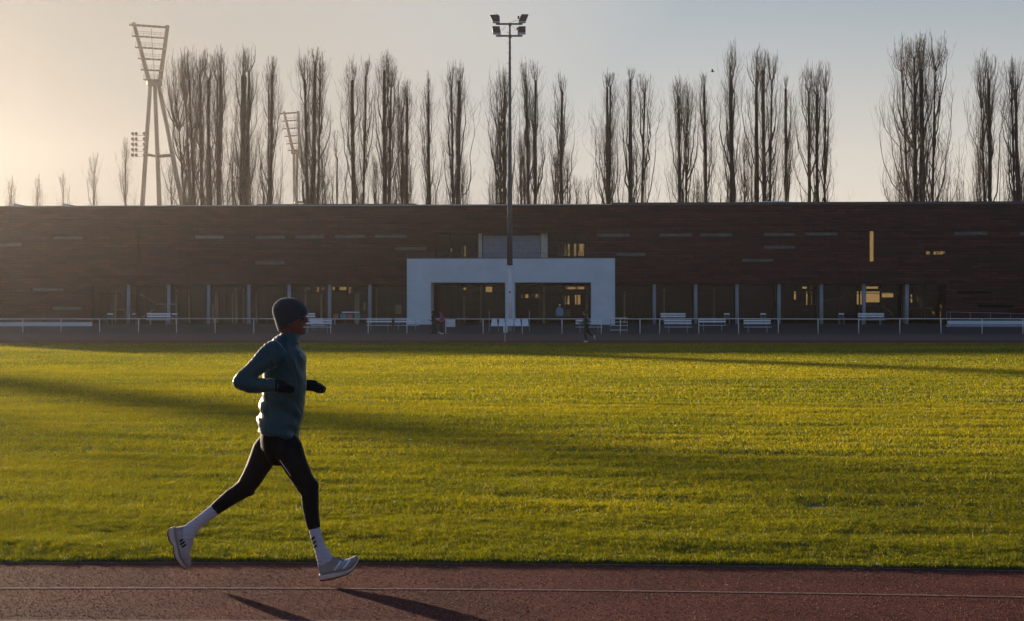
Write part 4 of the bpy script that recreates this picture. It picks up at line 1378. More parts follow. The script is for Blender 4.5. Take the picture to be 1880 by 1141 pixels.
def fabric(name, col, sheen=0.3, rough=0.85, weave=700, var=.12, bump=.25, trans=0.0, crease=0.0):
    m, nt, bsdf, out = newmat(name)
    tc = nd(nt, 'ShaderNodeTexCoord')
    nz = nd(nt, 'ShaderNodeTexNoise'); setin(nz, Scale=9.0, Detail=5.0)
    nt.links.new(tc.outputs['Object'], nz.inputs['Vector'])
    cr = nd(nt, 'ShaderNodeValToRGB')
    cr.color_ramp.elements[0].position = .3; cr.color_ramp.elements[0].color = [c * (1 - var) for c in col] + [1]
    cr.color_ramp.elements[1].position = .7; cr.color_ramp.elements[1].color = [min(1, c * (1 + var)) for c in col] + [1]
    nt.links.new(nz.outputs['Fac'], cr.inputs['Fac']); nt.links.new(cr.outputs['Color'], bsdf.inputs['Base Color'])
    n2 = nd(nt, 'ShaderNodeTexNoise'); setin(n2, Scale=weave, Detail=2.0)
    nt.links.new(tc.outputs['Object'], n2.inputs['Vector'])
    bp = nd(nt, 'ShaderNodeBump'); setin(bp, Strength=bump, Distance=.002)
    nt.links.new(n2.outputs['Fac'], bp.inputs['Height']); nt.links.new(bp.outputs['Normal'], bsdf.inputs['Normal'])
    if crease:
        mp = nd(nt, 'ShaderNodeMapping'); mp.inputs['Scale'].default_value = (1.0, .6, .45); mp.inputs['Rotation'].default_value = (0, .5, 0)
        nt.links.new(tc.outputs['Object'], mp.inputs['Vector'])
        n3 = nd(nt, 'ShaderNodeTexNoise'); n3.noise_type = 'RIDGED_MULTIFRACTAL'; setin(n3, Scale=16.0, Detail=3.0, Distortion=.8)
        nt.links.new(mp.outputs['Vector'], n3.inputs['Vector'])
        b2 = nd(nt, 'ShaderNodeBump'); setin(b2, Strength=.8, Distance=crease)
        nt.links.new(n3.outputs['Fac'], b2.inputs['Height']); nt.links.new(bp.outputs['Normal'], b2.inputs['Normal']); nt.links.new(b2.outputs['Normal'], bsdf.inputs['Normal'])
    setin(bsdf, Roughness=rough, Specular_IOR_Level=.3 if sheen else .12, Sheen_Weight=sheen, Sheen_Roughness=.3)
    if trans:
        tl = nd(nt, 'ShaderNodeBsdfTranslucent'); nt.links.new(cr.outputs['Color'], tl.inputs['Color'])
        mx = nd(nt, 'ShaderNodeMixShader'); mx.inputs[0].default_value = trans
        nt.links.new(bsdf.outputs[0], mx.inputs[1]); nt.links.new(tl.outputs[0], mx.inputs[2]); nt.links.new(mx.outputs[0], out.inputs['Surface'])
    return m


M['jacket'] = fabric('teal_running_jacket', (0.014, 0.052, 0.058), .5, .42, 500, crease=.008)
M['tights'] = fabric('black_tights', (0.0045, 0.0045, 0.0055), .0, .7, 900, crease=.003)
M['knit'] = fabric('charcoal_knit', (0.046, 0.042, 0.044), 1.0, .95, 260, .2, .9)
M['glove'] = fabric('black_gloves', (0.006, 0.006, 0.007), .1, .8, 500)
M['sock'] = fabric('white_sock', (0.50, 0.47, 0.53), .5, .95, 420, .1, .8)
M['shoe'] = fabric('pale_shoe_mesh', (0.33, 0.285, 0.265), .2, .7, 600, .4, .6)
M['sole'] = mat('foam_sole', (0.58, 0.46, 0.39), .6, .1, 30, .3, 200)
M['outsole'] = mat('black_outsole', (0.03, 0.025, 0.025), .7, .2, 30)
M['skin'] = mat('dark_skin', (0.17, 0.055, 0.033), .5, .15, 14, .12, 260, spec=.4)
M['skin2'] = mat('light_skin', (0.36, 0.21, 0.15), .55, .1, 14)
M['teeth'] = mat('teeth', (0.7, 0.66, 0.6), .3, .05, 10)
M['eye'] = mat('eye', (0.03, 0.02, 0.015), .2, .1, 10)
M['stripeblue'] = mat('pale_blue_stripe', (0.34, 0.42, 0.50), .4, .1, 30)
M['stripewhite'] = mat('white_stripe', (0.72, 0.71, 0.72), .4, .1, 30)
M['paleline'] = mat('pale_thigh_line', (0.6, 0.58, 0.52), .35, .1, 30)

run = thing('person', 'runner in charcoal beanie, teal jacket, black tights and white socks striding along the red track', 'person', (rx(520, 800).x, RY, 0))

# --- the body itself, one continuous skin under the clothes
HEADP = [  # y, back x, front x, half width (m)
    (551, 521, 541, .030), (555, 513, 549, .050), (562, 507, 556, .067), (570, 504, 560, .075), (577, 504, 561.3, .0765), (581, 505, 560.6, .076),
    (584.5, 506, 559.0, .0745), (590, 508, 560.0, .072), (596, 511, 559.8, .068), (601, 514, 558.6, .064), (606, 517, 558.0, .057), (610.5, 521, 557.6, .047), (614, 528, 556, .036), (616.5, 536, 552, .022)]
def headmesh():
    mb = MB()
    rings = []
    for (y, xb_, xf, hw) in HEADP:
        c = rx((xb_ + xf) / 2, y)
        a, n = (xf - xb_) / 2 * RS, 24
        ring = []
        for k in range(n):
            w_ = 2 * math.pi * k / n
            cw, sw = math.cos(w_), math.sin(w_)
            # narrower, flatter towards the face
            nar = 1 - .20 * max(0, cw) ** 2 if y > 575 else 1
            ring.append(c + Vector((a * cw, hw * sw * nar, 0)))
        rings.append(ring)
    mb.rings(rings)
    # neck
    limb(mb, [(527, 596, 0, 16, .055), (530, 612, 0, 14.5, .054), (530, 626, 0, 16, .058), (528, 640, 0, 24, .09)])
    # brow, nose, lips, chin
    mb.ball(rx(556.5, 579.5), .020, 12, 8, (.8, 2.3, .55))
    mb.tube([rx(559, 581.5), rx(561.8, 586), rx(563.6, 589.3)], [.0085, .011, .0125], 10)
    mb.ball(rx(563.2, 590.2), .0125, 12, 8, (1, 1.25, .8))
    for s_ in (-1, 1):
        mb.ball(rx(561, 591.2, s_ * .012), .0095, 10, 6, (1.1, .9, .75))
        mb.ball(rx(549, 588.5, s_ * .042), .021, 12, 8, (1.0, .75, .85))       # cheekbones
    mb.ball(rx(559.4, 597.0), .012, 12, 8, (.85, 2.0, .55))
    mb.ball(rx(558.8, 604.0), .0125, 12, 8, (.85, 1.9, .6))
    mb.ball(rx(556.2, 611.2), .0165, 12, 8, (1, 1.3, .8))
    for s_ in (-1, 1):                                                        # ears
        mb.ball(rx(529.5, 589.5, s_ * .073), .030, 12, 10, (.62, .32, 1.0))
    return mb


def carve(me):
    def f(co, n_):
        d = 0.0
        for s_ in (-1, 1):                       # eye sockets
            q = co - rx(556.2, 585.0, s_ * .031)
            d -= .0065 * math.exp(-(q.x ** 2 / .00022 + q.y ** 2 / .00018 + q.z ** 2 / .00007))
            q = co - rx(529.5, 589.5, s_ * .083)
            d -= .006 * math.exp(-(q.x ** 2 / .00012 + q.y ** 2 / .0003 + q.z ** 2 / .0003))
        q = co - rx(560.0, 600.6)                # mouth line
        d -= .007 * math.exp(-(q.x ** 2 / .0004 + q.y ** 2 / .0005 + q.z ** 2 / .000010))
        q = co - rx(559.5, 608)
        d -= .003 * math.exp(-(q.x ** 2 / .0003 + q.y ** 2 / .0005 + q.z ** 2 / .00002))
        return d
    displace(me, f)


TORSO = [(533, 620, 0, 15, .062), (527, 629, 0, 24, .105), (524, 640, 0, 33, .150), (523, 652, 0, 38, .170), (522.5, 668, 0, 39.5, .166), (522.5, 688, 0, 39.5, .158), (522.5, 710, 0, 39, .150),
         (520.5, 735, 0, 38.5, .143), (517.5, 757, 0, 38.5, .143), (514.5, 776, 0, 37.5, .162), (513, 793, 0, 36.5, .170), (512, 799, 0, 37, .172)]
UARM_N = [(505, 648, -.14, 24, .075), (482, 664, -.195, 18.5, .062), (463, 681, -.225, 15.2, .053), (447, 695, -.245, 14.2, .050), (440.5, 702, -.25, 13.2, .047)]
FARM_N = [(441, 702, -.25, 13.4, .047), (458, 707.5, -.255, 14.2, .049), (476, 708, -.245, 13.6, .046), (494, 708.5, -.23, 12.5, .041), (510, 708.5, -.215, 11.5, .037)]
UARM_F = [(536, 652, .14, 19, .068), (535, 670, .19, 16.5, .06), (532, 690, .22, 14.5, .053), (531, 706, .235, 13.5, .048)]
FARM_F = [(531, 708, .235, 13.5, .046), (543, 708.5, .22, 12.5, .044), (554, 707.5, .205, 11, .039)]
THIGH_R = [(520, 813, -.078, 25.5, .072), (529, 824, -.085, 27, .084), (543, 856, -.088, 22, .080), (556, 880, -.088, 19, .068), (565.5, 896, -.088, 18.2, .062)]
SHANK_R = [(566, 893, -.088, 18.3, .062), (569, 910, -.087, 16, .060), (569.6, 927, -.085, 15.4, .056), (572, 948, -.083, 13.6, .049), (577.3, 971, -.08, 11.7, .041)]
THIGH_L = [(500, 813, .078, 25.5, .072), (489, 828, .085, 26.5, .084), (470.5, 863, .088, 21, .080), (459, 884, .088, 19, .069), (451, 894.5, .088, 18, .063)]
SHANK_L = [(452, 894, .088, 18, .063), (438, 904.5, .088, 16.2, .060), (424, 913, .088, 15, .056), (408, 925.5, .088, 13.2, .048), (394, 936.5, .088, 11.9, .041)]
PELVIS = [(512.5, 778, 0, 33, .140), (513, 792, 0, 34, .148), (513.5, 808, 0, 35, .156), (512.5, 824, 0, 33, .150), (511, 838, 0, 24, .10)]
ANK_R = [(577, 968, -.08, 11, .040), (581, 988, -.078, 10, .036), (586.5, 1004, -.076, 10.3, .036), (593, 1020, -.075, 13, .037), (600, 1034, -.075, 17, .036)]
ANK_L = [(396, 935, .088, 11.4, .040), (376, 950.5, .088, 10.4, .037), (359, 964, .088, 11, .036), (346, 977, .088, 15, .037), (339, 990, .088, 14, .036)]

mb = headmesh()
for P_ in (TORSO, UARM_N, FARM_N, UARM_F, FARM_F, THIGH_R, SHANK_R, THIGH_L, SHANK_L, PELVIS):
    limb(mb, P_, scale=.86)
for P_ in (ANK_R, ANK_L):
    limb(mb, P_, scale=.85)
limb(mb, [(508, 708.5, -.215, 6, .020), (520, 709, -.207, 5, .015), (528, 709, -.203, 4, .012)])
limb(mb, [(552, 707.5, .205, 6, .020), (572, 708, .195, 5, .016), (585, 709, .188, 4, .012)])
me = fuse(mb, .0052, 3, 'body')
carve(me)
body = place('body', me, M['skin'], run)
for s_ in (-1, 1):
    MB().ball(rx(555.2, 585.3, s_ * .031), .0105, 12, 8).build('eyeball', M['eye'], body, smooth=True)
MB().obox(rx(558.2, 600.6), (.006, 0, 0), (0, .014, 0), (0, 0, .0028)).build('teeth', M['teeth'], body, bevel=.001)
MB().ball(rx(530.2, 594.6, -.0835), .0042, 10, 8).build('ear_stud', M['stripewhite'], run, smooth=True)

# --- beanie: a knitted cap with a folded edge, cut along the ear line
def beanie():
    hp = [(548.3, 524, 537, .022), (549.5, 517, 544, .040), (553, 510, 551, .057), (559, 504.5, 557.3, .073), (566, 501.6, 560.8, .0825), (572, 501, 562.2, .085), (579, 502.6, 562.8, .0855),
          (586, 505, 562.6, .084), (594, 507.6, 562, .080), (602, 510.5, 561, .074), (611, 514, 559, .066)]
    mb = MB(); rings = []
    for (y, a_, b_, hw) in hp:
        c = rx((a_ + b_) / 2, y); n = 48
        rings.append([c + Vector(((b_ - a_) / 2 * RS * math.cos(2 * math.pi * k / n), hw * math.sin(2 * math.pi * k / n), 0)) for k in range(n)])
    mb.rings(rings)
    me = mb.mesh('beanie')
    bm = bmesh.new(); bm.from_mesh(me)
    bmesh.ops.recalc_face_normals(bm, faces=bm.faces)
    bmesh.ops.subdivide_edges(bm, edges=bm.edges[:], cuts=2, use_grid_fill=True)
    a, b = rx(561, 579), rx(512, 609)
    nrm = Vector((a.z - b.z, 0, -(a.x - b.x)))
    if nrm.z > 0:
        nrm = -nrm
    bmesh.ops.bisect_plane(bm, geom=bm.verts[:] + bm.edges[:] + bm.faces[:], plane_co=a, plane_no=nrm, clear_outer=True)
    bmesh.ops.smooth_vert(bm, verts=bm.verts[:], factor=.4, use_axis_x=True, use_axis_y=True, use_axis_z=True)
    # turned-up brim: slightly proud near the cut
    up = -nrm.normalized()
    for v in bm.verts:
        d = (v.co - a).dot(up)
        r = math.atan2(v.co.y - RY, v.co.x - rx(531, 575).x)
        knit = .0011 * math.sin(r * 46)
        out_ = (v.co - rx(531, 578)); out_.normalize()
        if d < .048:
            v.co += out_ * (.0035 * (1 - (d / .048) ** 8))
        v.co += out_ * knit
    bm.to_mesh(me); bm.free()
    o = place('beanie', me, M['knit'], run)
    so_ = o.modifiers.new('thick', 'SOLIDIFY'); so_.thickness = .004; so_.offset = 1
beanie()

# --- jacket
mb = MB()
limb(mb, TORSO, n=28, e=2.2, dome=False)
limb(mb, [(531.5, 611, 0, 18.5, .068), (532, 618, 0, 18.5, .070), (530, 628, 0, 22, .085)], dome=False)     # collar
for P_ in (UARM_N, FARM_N, UARM_F, FARM_F):
    limb(mb, P_)
mb.ball(rx(441, 702, -.25), 13.4 * RS, 14, 10)
mb.ball(rx(531, 707, .235), 13.4 * RS, 14, 10)
me = fuse(mb, .0052, 14, 'jacket')


def folds(co, n_):
    x = co.x / RS + CX; y = HY - (co.z - EYE) / RS
    nz = mnoise.noise
    d = .0045 * nz(Vector((co.x * 9, co.y * 9, co.z * 9)))
    # diagonal drag lines across the back and waist
    w1 = math.sin((co.z * 60 + co.x * 38) + 3 * nz(Vector((co.x * 6, co.y * 6, co.z * 6))))
    lo = max(0, min(1, (y - 700) / 50)) * (1 if x < 570 else 0)
    d += .0050 * w1 * lo * max(0, .35 + nz(Vector((co.x * 5 + 3, co.y * 7, co.z * 5))))
    # bunching at the back hem where the jacket billows
    if x < 496 and y > 715:
        d += .019 * max(0, math.sin((y - 715) / 82 * math.pi)) * (.5 + .5 * math.sin(y * .22 + co.y * 26))
    # sleeve creases: irregular ridges gathered at elbow and armpit
    for (ex, ey, ey_, am) in ((441, 702, -.25, .007), (497, 668, -.19, .007), (500, 690, -.18, .004), (505, 640, -.14, .004)):
        q = co - rx(ex, ey, ey_)
        g = math.exp(-q.length_squared / .010)
        k = nz(Vector(((co.x - co.z) * 9, co.y * 7, (co.x + co.z) * 30)))
        d += am * g * (.7 - 1.6 * abs(k) - 1.0 * math.exp(-(k * 11) ** 2))
    # long pulls from the shoulder to the front hem
    k = nz(Vector((co.x * 16 + co.z * 7, co.y * 8, co.z * 3.5)))
    d += .0065 * (.8 - 2.0 * abs(k) - .7 * math.exp(-(k * 12) ** 2)) * (1 if 500 < x < 562 else .3)
    # shoulder gathers
    q = co - rx(492, 636, -.08)
    d += .004 * math.exp(-q.length_squared / .01) * math.sin((co.x + co.z) * 170 + 3 * nz(co * 10))
    if y > 785:
        d += .003 * math.sin(co.x * 50 + co.y * 40)
    return d


me.update()
displace(me, folds)
jk = place('jacket', me, M['jacket'], run)
JT = BVHTree.FromPolygons([v.co + run.location for v in jk.data.vertices], [p.vertices[:] for p in jk.data.polygons])


def decal(name, poly, tree, m, parent, lift=.0018, n=8, side=-1):
    """a thin applied patch: quad poly in photo pixels, draped on the surface facing the camera"""
    a, b, c, d = [Vector((p[0], p[1])) for p in poly]
    vs, ok = [], True
    for i in range(n + 1):
        for j in range(n + 1):
            u, v = i / n, j / n
            q = (a * (1 - u) + b * u) * (1 - v) + (d * (1 - u) + c * u) * v
            o = Vector((0, 0, EYE))
            h = tree.ray_cast(o, (rx(q.x, q.y) - o).normalized())
            if h[0] is None:
                p_, n_, _i, _d = tree.find_nearest(rx(q.x, q.y, -.09 if side < 0 else .09))
                vs.append(p_ + n_ * lift)
            else:
                vs.append(h[0] + (h[1] if h[1].y * side > 0 else -h[1]) * lift)
    mb = MB().add(vs, [(i * (n + 1) + j, i * (n + 1) + j + 1, (i + 1) * (n + 1) + j + 1, (i + 1) * (n + 1) + j) for i in range(n) for j in range(n)])
    o = mb.build(name, m, parent, smooth=True)
    s_ = o.modifiers.new('thick', 'SOLIDIFY'); s_.thickness = .001; s_.offset = 0
    return o


decal('cuff', [(505.5, 697), (508.5, 697), (508.5, 719), (505.5, 719)], JT, M['tights'], jk)

# --- tights
mb = MB()
for P_ in (PELVIS, THIGH_R, SHANK_R, THIGH_L, SHANK_L):
    limb(mb, P_, n=24, dome=P_ is not SHANK_L and P_ is not SHANK_R)
mb.ball(rx(577, 893, -.088), 8.5 * RS, 14, 10, (1, 1.6, 1.3))      # knee caps
mb.ball(rx(458, 903, .088), 8.5 * RS, 14, 10, (1.2, 1.6, 1))
me = fuse(mb, .0062, 5, 'tights')
displace(me, lambda co, n_: .0016 * mnoise.noise(co * 16) + .0014 * math.sin(co.z * 160 + co.x * 60) * math.exp(-((co - rx(552, 899, -.088)).length_squared) / .006) + .0014 * math.sin(co.z * 150 - co.x * 90) * math.exp(-((co - rx(444, 886, .088)).length_squared) / .006))
tt = place('tights', me, M['tights'], run)
TTB = BVHTree.FromPolygons([v.co + run.location for v in tt.data.vertices], [p.vertices[:] for p in tt.data.polygons])
decal('thigh_line', [(513.5, 845), (514.6, 844.5), (534.6, 874), (533.4, 874.5)], TTB, M['paleline'], tt)  # thin pale strip draped down the front leg's thigh

# --- gloves: fists with five fingers


def fist(wrist, palm, knuck, tip_dir, side, scale=1.0):
    """wrist, palm, knuck: world points; fingers curl from the knuckles back under the palm; thumb on the given depth side"""
    mb = MB()
    fwd = (knuck - wrist).normalized()
    dn = Vector((fwd.z, 0, -fwd.x)); dn = dn if dn.z < 0 else -dn
    acr = fwd.cross(dn).normalized()
    acr = acr if acr.y > 0 else -acr
    W = .040 * scale
    rings = []
    for t, hw, th in ((-.25, .026, .024), (0, .028, .025), (.35, .034, .023), (.75, W, .021), (1, W * .98, .017)):
        c = wrist.lerp(knuck, t)
        rings.append([c + acr * hw * math.cos(k / 16 * 2 * math.pi) + dn * th * math.sin(k / 16 * 2 * math.pi) for k in range(16)])
    mb.rings(rings)
    for i, (o, ln, r) in enumerate(((-.030, .92, .0092), (-.010, 1.0, .0098), (.010, .96, .0094), (.029, .80, .0084))):
        b = knuck + acr * o * scale
        p = [b - fwd * .012, b + fwd * .006 + dn * .004, b + fwd * .024 * ln + dn * .016, b + fwd * .018 * ln + dn * .034 * ln, b - fwd * .004 + dn * .038 * ln, b - fwd * .022 + dn * .026 * ln]
        mb.tube(p, [r, r * 1.06, r * 1.08, r, r * .96, r * .8], 10)
    s_ = acr * side
    b = wrist.lerp(knuck, .25) + s_ * .026 + dn * .006
    mb.tube([b - fwd * .01, b + s_ * .013 + fwd * .018 + dn * .012, b + s_ * .012 + fwd * .036 + dn * .022, b - s_ * .002 + fwd * .052 + dn * .030, b - s_ * .018 + fwd * .054 + dn * .034], [.0125, .012, .0112, .0105, .008], 10)
    return mb


wn, kn = rx(508, 708.5, -.213), rx(533, 709, -.20)
mb = fist(wn, None, kn, None, -1, 1.15)
limb(mb, [(504, 708.5, -.217, 12.2, .040), (512, 708.8, -.212, 12, .038), (520, 709, -.208, 12, .034)])
place('glove', fuse(mb, .0034, 2, 'glove'), M['glove'], run)
wf, kf = rx(566, 707.5, .198), rx(590, 709.5, .185)
mb = fist(wf, None, kf, None, -1, 1.05)
limb(mb, [(553, 707.5, .206, 11.3, .040), (565, 707.5, .20, 10.6, .036), (576, 708.5, .195, 11, .034)])
place('glove', fuse(mb, .0034, 2, 'glove'), M['glove'], run)

# --- socks
for P_, nm in ((ANK_R, 'R'), (ANK_L, 'L')):
    mb = MB()
    limb(mb, P_, n=24, dome=False)
    me = fuse(mb, .0042, 3, 'sock')
    displace(me, lambda co, n_: .0012 * math.sin(co.z * 260 + 2 * mnoise.noise(co * 20)) + .001 * mnoise.noise(co * 60))
    sk = place('sock', me, M['sock'], run)
    if nm == 'R':
        ST = BVHTree.FromPolygons([v.co + run.location for v in sk.data.vertices], [p.vertices[:] for p in sk.data.polygons])
        for q in ([(571.2, 989.5), (577.5, 984.3), (578.2, 987.6), (572.0, 993)], [(573.3, 997.0), (579.6, 991.8), (580.3, 995.0), (574.3, 1000.4)], [(576.2, 1003.8), (581.2, 999.4), (581.6, 1003), (577.3, 1007.5)]):
            decal('stripe', q, ST, M['tights'], sk, .0022, 5)

# --- shoes


def shoe(U, S, dy, lab):
    r = 0
    mb = MB()
    def ring(t, b, w, e=2.6, n=22):
        t, b = rx(t[0], t[1], dy), rx(b[0], b[1], dy)
        u = (t - b)
        return sect((t + b) / 2, u.normalized(), u.length / 2, w, n, e)
    mb.rings([ring(*q) for q in U])
    me = fuse(mb, .0036, 3, 'shoe_upper')
    displace(me, lambda co, n_: .0012 * mnoise.noise(co * 45))
    up = place('shoe', me, M['shoe'], run)
    mb = MB()
    mb.rings([ring(*q, e=3.6) for q in S])
    so_ = mb.build('sole', M['sole'], up, off=tuple(run.location), smooth=True)
    mb = MB()
    Q = []
    for t, b, w_ in S:
        bt = (b[0] + (b[0] - t[0]) * .13, b[1] + (b[1] - t[1]) * .13)
        Q.append(ring((b[0] - (b[0] - t[0]) * .02, b[1] - (b[1] - t[1]) * .02), bt, w_ * .93, e=3.6))
    mb.rings(Q).build('outsole', M['outsole'], up, off=tuple(run.location), smooth=True)
    return up, BVHTree.FromPolygons([v.co + run.location for v in up.data.vertices], [p.vertices[:] for p in up.data.polygons])


U_R = [((583.5, 1034), (588, 1056), .026), ((586, 1031), (592, 1056), .031), ((597, 1027.5), (599, 1055), .034), ((611, 1022.5), (610, 1052), .037), ((622, 1025), (621, 1050.5), .042),
       ((634, 1027), (633, 1048.5), .047), ((645, 1023.8), (644, 1043), .045), ((652.5, 1020.3), (653, 1033), .035), ((656.5, 1021), (657.5, 1027), .018)]
S_R = [((586, 1054.5), (586.5, 1064.5), .026), ((590, 1054.5), (591, 1065.3), .034), ((600, 1053.5), (602, 1063.8), .037), ((613, 1050.5), (615.5, 1061), .038), ((632, 1047.5), (636, 1054.5), .049), ((645, 1042), (649, 1046.3), .047),
       ((653, 1033), (656.5, 1035), .037), ((657, 1025), (660, 1027), .018)]
U_L = [((339, 966.5), (319.5, 969), .026), ((349, 977.5), (321, 979), .034), ((355.5, 988), (323, 990), .037), ((354, 1000), (327, 1002), .042), ((348.5, 1013), (328.5, 1012), .047), ((349.5, 1027), (332.5, 1024), .045), ((350.5, 1037), (339.5, 1035.5), .034), ((349.2, 1043), (344.5, 1042), .018)]
S_L = [((320.5, 967.5), (312.5, 969.5), .026), ((321.5, 972), (309.8, 974.5), .033), ((322, 981), (310, 981), .037), ((324.5, 991), (312.5, 991.5), .038), ((328, 1002), (320.5, 1002.5), .042), ((329.5, 1012), (321, 1012.5), .048), ((333.5, 1024), (324.5, 1024.5), .046), ((340.5, 1036), (331.5, 1035.5), .036), ((346, 1043.5), (342, 1046), .018)]
upr, tr_ = shoe(U_R, S_R, -.075, 'front')
decal('stripe', [(612, 1048), (616.5, 1047.5), (628.5, 1030.5), (624, 1030)], tr_, M['stripewhite'], upr)
decal('stripe', [(619, 1047.4), (624, 1046.6), (637.5, 1029), (632, 1029)], tr_, M['stripeblue'], upr)
decal('stripe', [(627, 1046), (632.5, 1045), (645, 1028), (640, 1028)], tr_, M['stripewhite'], upr)
decal('tongue_mark', [(600, 1028.5), (604.5, 1025), (607.5, 1028), (603.5, 1032)], tr_, M['stripewhite'], upr)
decal('tongue_dot', [(603, 1028.4), (605.2, 1026.8), (606, 1029), (604, 1030.4)], tr_, M['tights'], upr, .0028, 3)
mbl = MB()
for (x, y) in ((616.5, 1024.4), (621, 1025.8), (625.5, 1027.2)):
    mbl.tube([rx(x, y, -.075 - .03), rx(x + .7, y - 1.3, -.075 - .012), rx(x + .7, y - 1.3, -.075 + .012), rx(x, y, -.075 + .03)], .003, 6)
mbl.build('laces', M['tights'], upr, off=tuple(run.location))
upl, tl_ = shoe(U_L, S_L, .088, 'rear')
for q in ([(329.5, 993), (335.5, 989), (337, 992), (330.5, 996.5)], [(330.5, 998.5), (338.5, 993.5), (340, 996.5), (332, 1002)], [(333, 1004), (341, 998.5), (342, 1001.5), (335, 1006.5)]):
    decal('stripe', q, tl_, M['tights'], upl)

# ------------------------------------------------------------------ distant people: same method, built in metres


def small_person(label, X, Y, Z, parts, face=1):
    """parts: list of (name, material, limbs, balls); limbs in local metres (x along motion, z up, y depth)"""
    r = thing('person', label, 'person', (X, Y, Z))
    for nm, mm, limbs, balls, voxel in parts:
        mb = MB()
        for L_ in limbs:
            C = [Vector((X + face * p[0], Y + p[1], Z + p[2])) for p in L_]
            rings = []
            for i, p in enumerate(L_):
                t = (C[min(i + 1, len(C) - 1)] - C[max(i - 1, 0)]); t.y *= .3
                t.normalize()
                u = Vector((t.z, 0, -t.x)); u = u.normalized() if u.length > 1e-4 else Vector((1, 0, 0))
                rings.append(sect(C[i], u, p[3], p[4], 14, 2.0))
            mb.rings(rings)
        for (bx, by, bz, rr, sc) in balls:
            mb.ball((X + face * bx, Y + by, Z + bz), rr, 14, 10, sc)
        place(nm, fuse(mb, voxel, 2, nm), M[mm], r)
    return r


M['blackcloth'] = fabric('black_cloth', (0.014, 0.014, 0.017), .3, .7, 300)
M['pink'] = fabric('pink_top', (0.40, 0.075, 0.20), .3, .8, 300)
M['paleblue'] = fabric('pale_blue_jacket', (0.22, 0.33, 0.42), .3, .7, 300)
M['hair'] = mat('dark_hair', (0.02, 0.014, 0.011), .6, .2, 30)
M['whiteshoe'] = mat('white_trainer', (0.66, 0.65, 0.63), .5, .1, 20)
M['navy'] = fabric('navy_trousers', (0.03, 0.035, 0.055), .2, .8, 300)

HEADB = lambda x, z: [(x, 0, z, .105, (.95, .75, 1.12)), (x + .085, 0, z - .03, .03, (1, .8, 1)), (x + .055, 0, z - .075, .045, (1, 1, .8))]
# jogger on the far track, running to the left
J = 89.0
bodyp = ('body', 'skin2', [[(0, 0, 1.30, .09, .16), (.02, 0, 1.42, .05, .055), (.05, 0, 1.54, .045, .05)], [(-.02, 0, .80, .10, .14), (0, 0, 1.05, .10, .13), (0, 0, 1.30, .09, .15)],
                           [(.30, .17, 1.02, .035, .035), (.38, .15, 1.08, .04, .03), (.42, .15, 1.09, .03, .03)], [(.16, -.2, .99, .035, .035), (.22, -.19, 1.03, .04, .03), (.26, -.19, 1.03, .03, .03)]], HEADB(.07, 1.60), .016)
small_person('distant jogger in black with white arm stripe running left on the far track', at(1076, J), J, 0.012, [
    bodyp,
    ('hair', 'hair', [], [(.05, 0, 1.635, .112, (.95, .8, 1.0)), (-.06, 0, 1.60, .05, (1, .8, 1.3))], .014),
    ('jacket', 'blackcloth', [[(-.04, 0, .86, .13, .175), (-.02, 0, 1.05, .125, .165), (.01, 0, 1.25, .135, .20), (.02, 0, 1.40, .10, .16), (.03, 0, 1.47, .06, .07)],
                              [(0, -.2, 1.38, .065, .06), (-.14, -.24, 1.22, .055, .05), (-.24, -.25, 1.10, .048, .045)], [(-.24, -.25, 1.10, .048, .045), (-.05, -.24, 1.02, .045, .04), (.16, -.2, .99, .036, .036)],
                              [(.04, .2, 1.38, .065, .06), (.10, .23, 1.20, .055, .05), (.14, .23, 1.06, .048, .045)], [(.14, .23, 1.06, .048, .045), (.30, .17, 1.03, .038, .036)]], [(-.24, -.25, 1.10, .049, (1, 1, 1))], .016),
    ('leggings', 'blackcloth', [[(-.03, 0, .70, .10, .15), (-.03, 0, .92, .12, .165)], [(0, -.08, .86, .095, .085), (.06, -.08, .64, .08, .075), (.08, -.08, .47, .062, .06)], [(.08, -.08, .47, .062, .06), (.03, -.08, .30, .06, .056), (-.03, -.08, .09, .04, .04)],
                                [(-.04, .08, .86, .095, .085), (-.12, .08, .66, .08, .075), (-.18, .08, .47, .062, .06)], [(-.18, .08, .47, .062, .06), (-.27, .08, .42, .058, .055), (-.40, .08, .34, .042, .04)]], [], .016),
    ('shoe', 'whiteshoe', [[(-.09, -.08, .045, .045, .04), (.0, -.08, .045, .045, .045), (.14, -.08, .03, .03, .04)]], [], .01),
    ('shoe', 'whiteshoe', [[(-.42, .08, .39, .045, .04), (-.46, .08, .30, .045, .045), (-.49, .08, .17, .03, .04)]], [], .01),
    ('arm_stripe', 'whiteshoe', [[(-.02, -.262, 1.38, .018, .012), (-.14, -.297, 1.24, .018, .012), (-.25, -.302, 1.11, .018, .012), (-.16, -.292, 1.07, .018, .012), (-.03, -.288, 1.03, .018, .012)]], [], .008),
], face=-1)
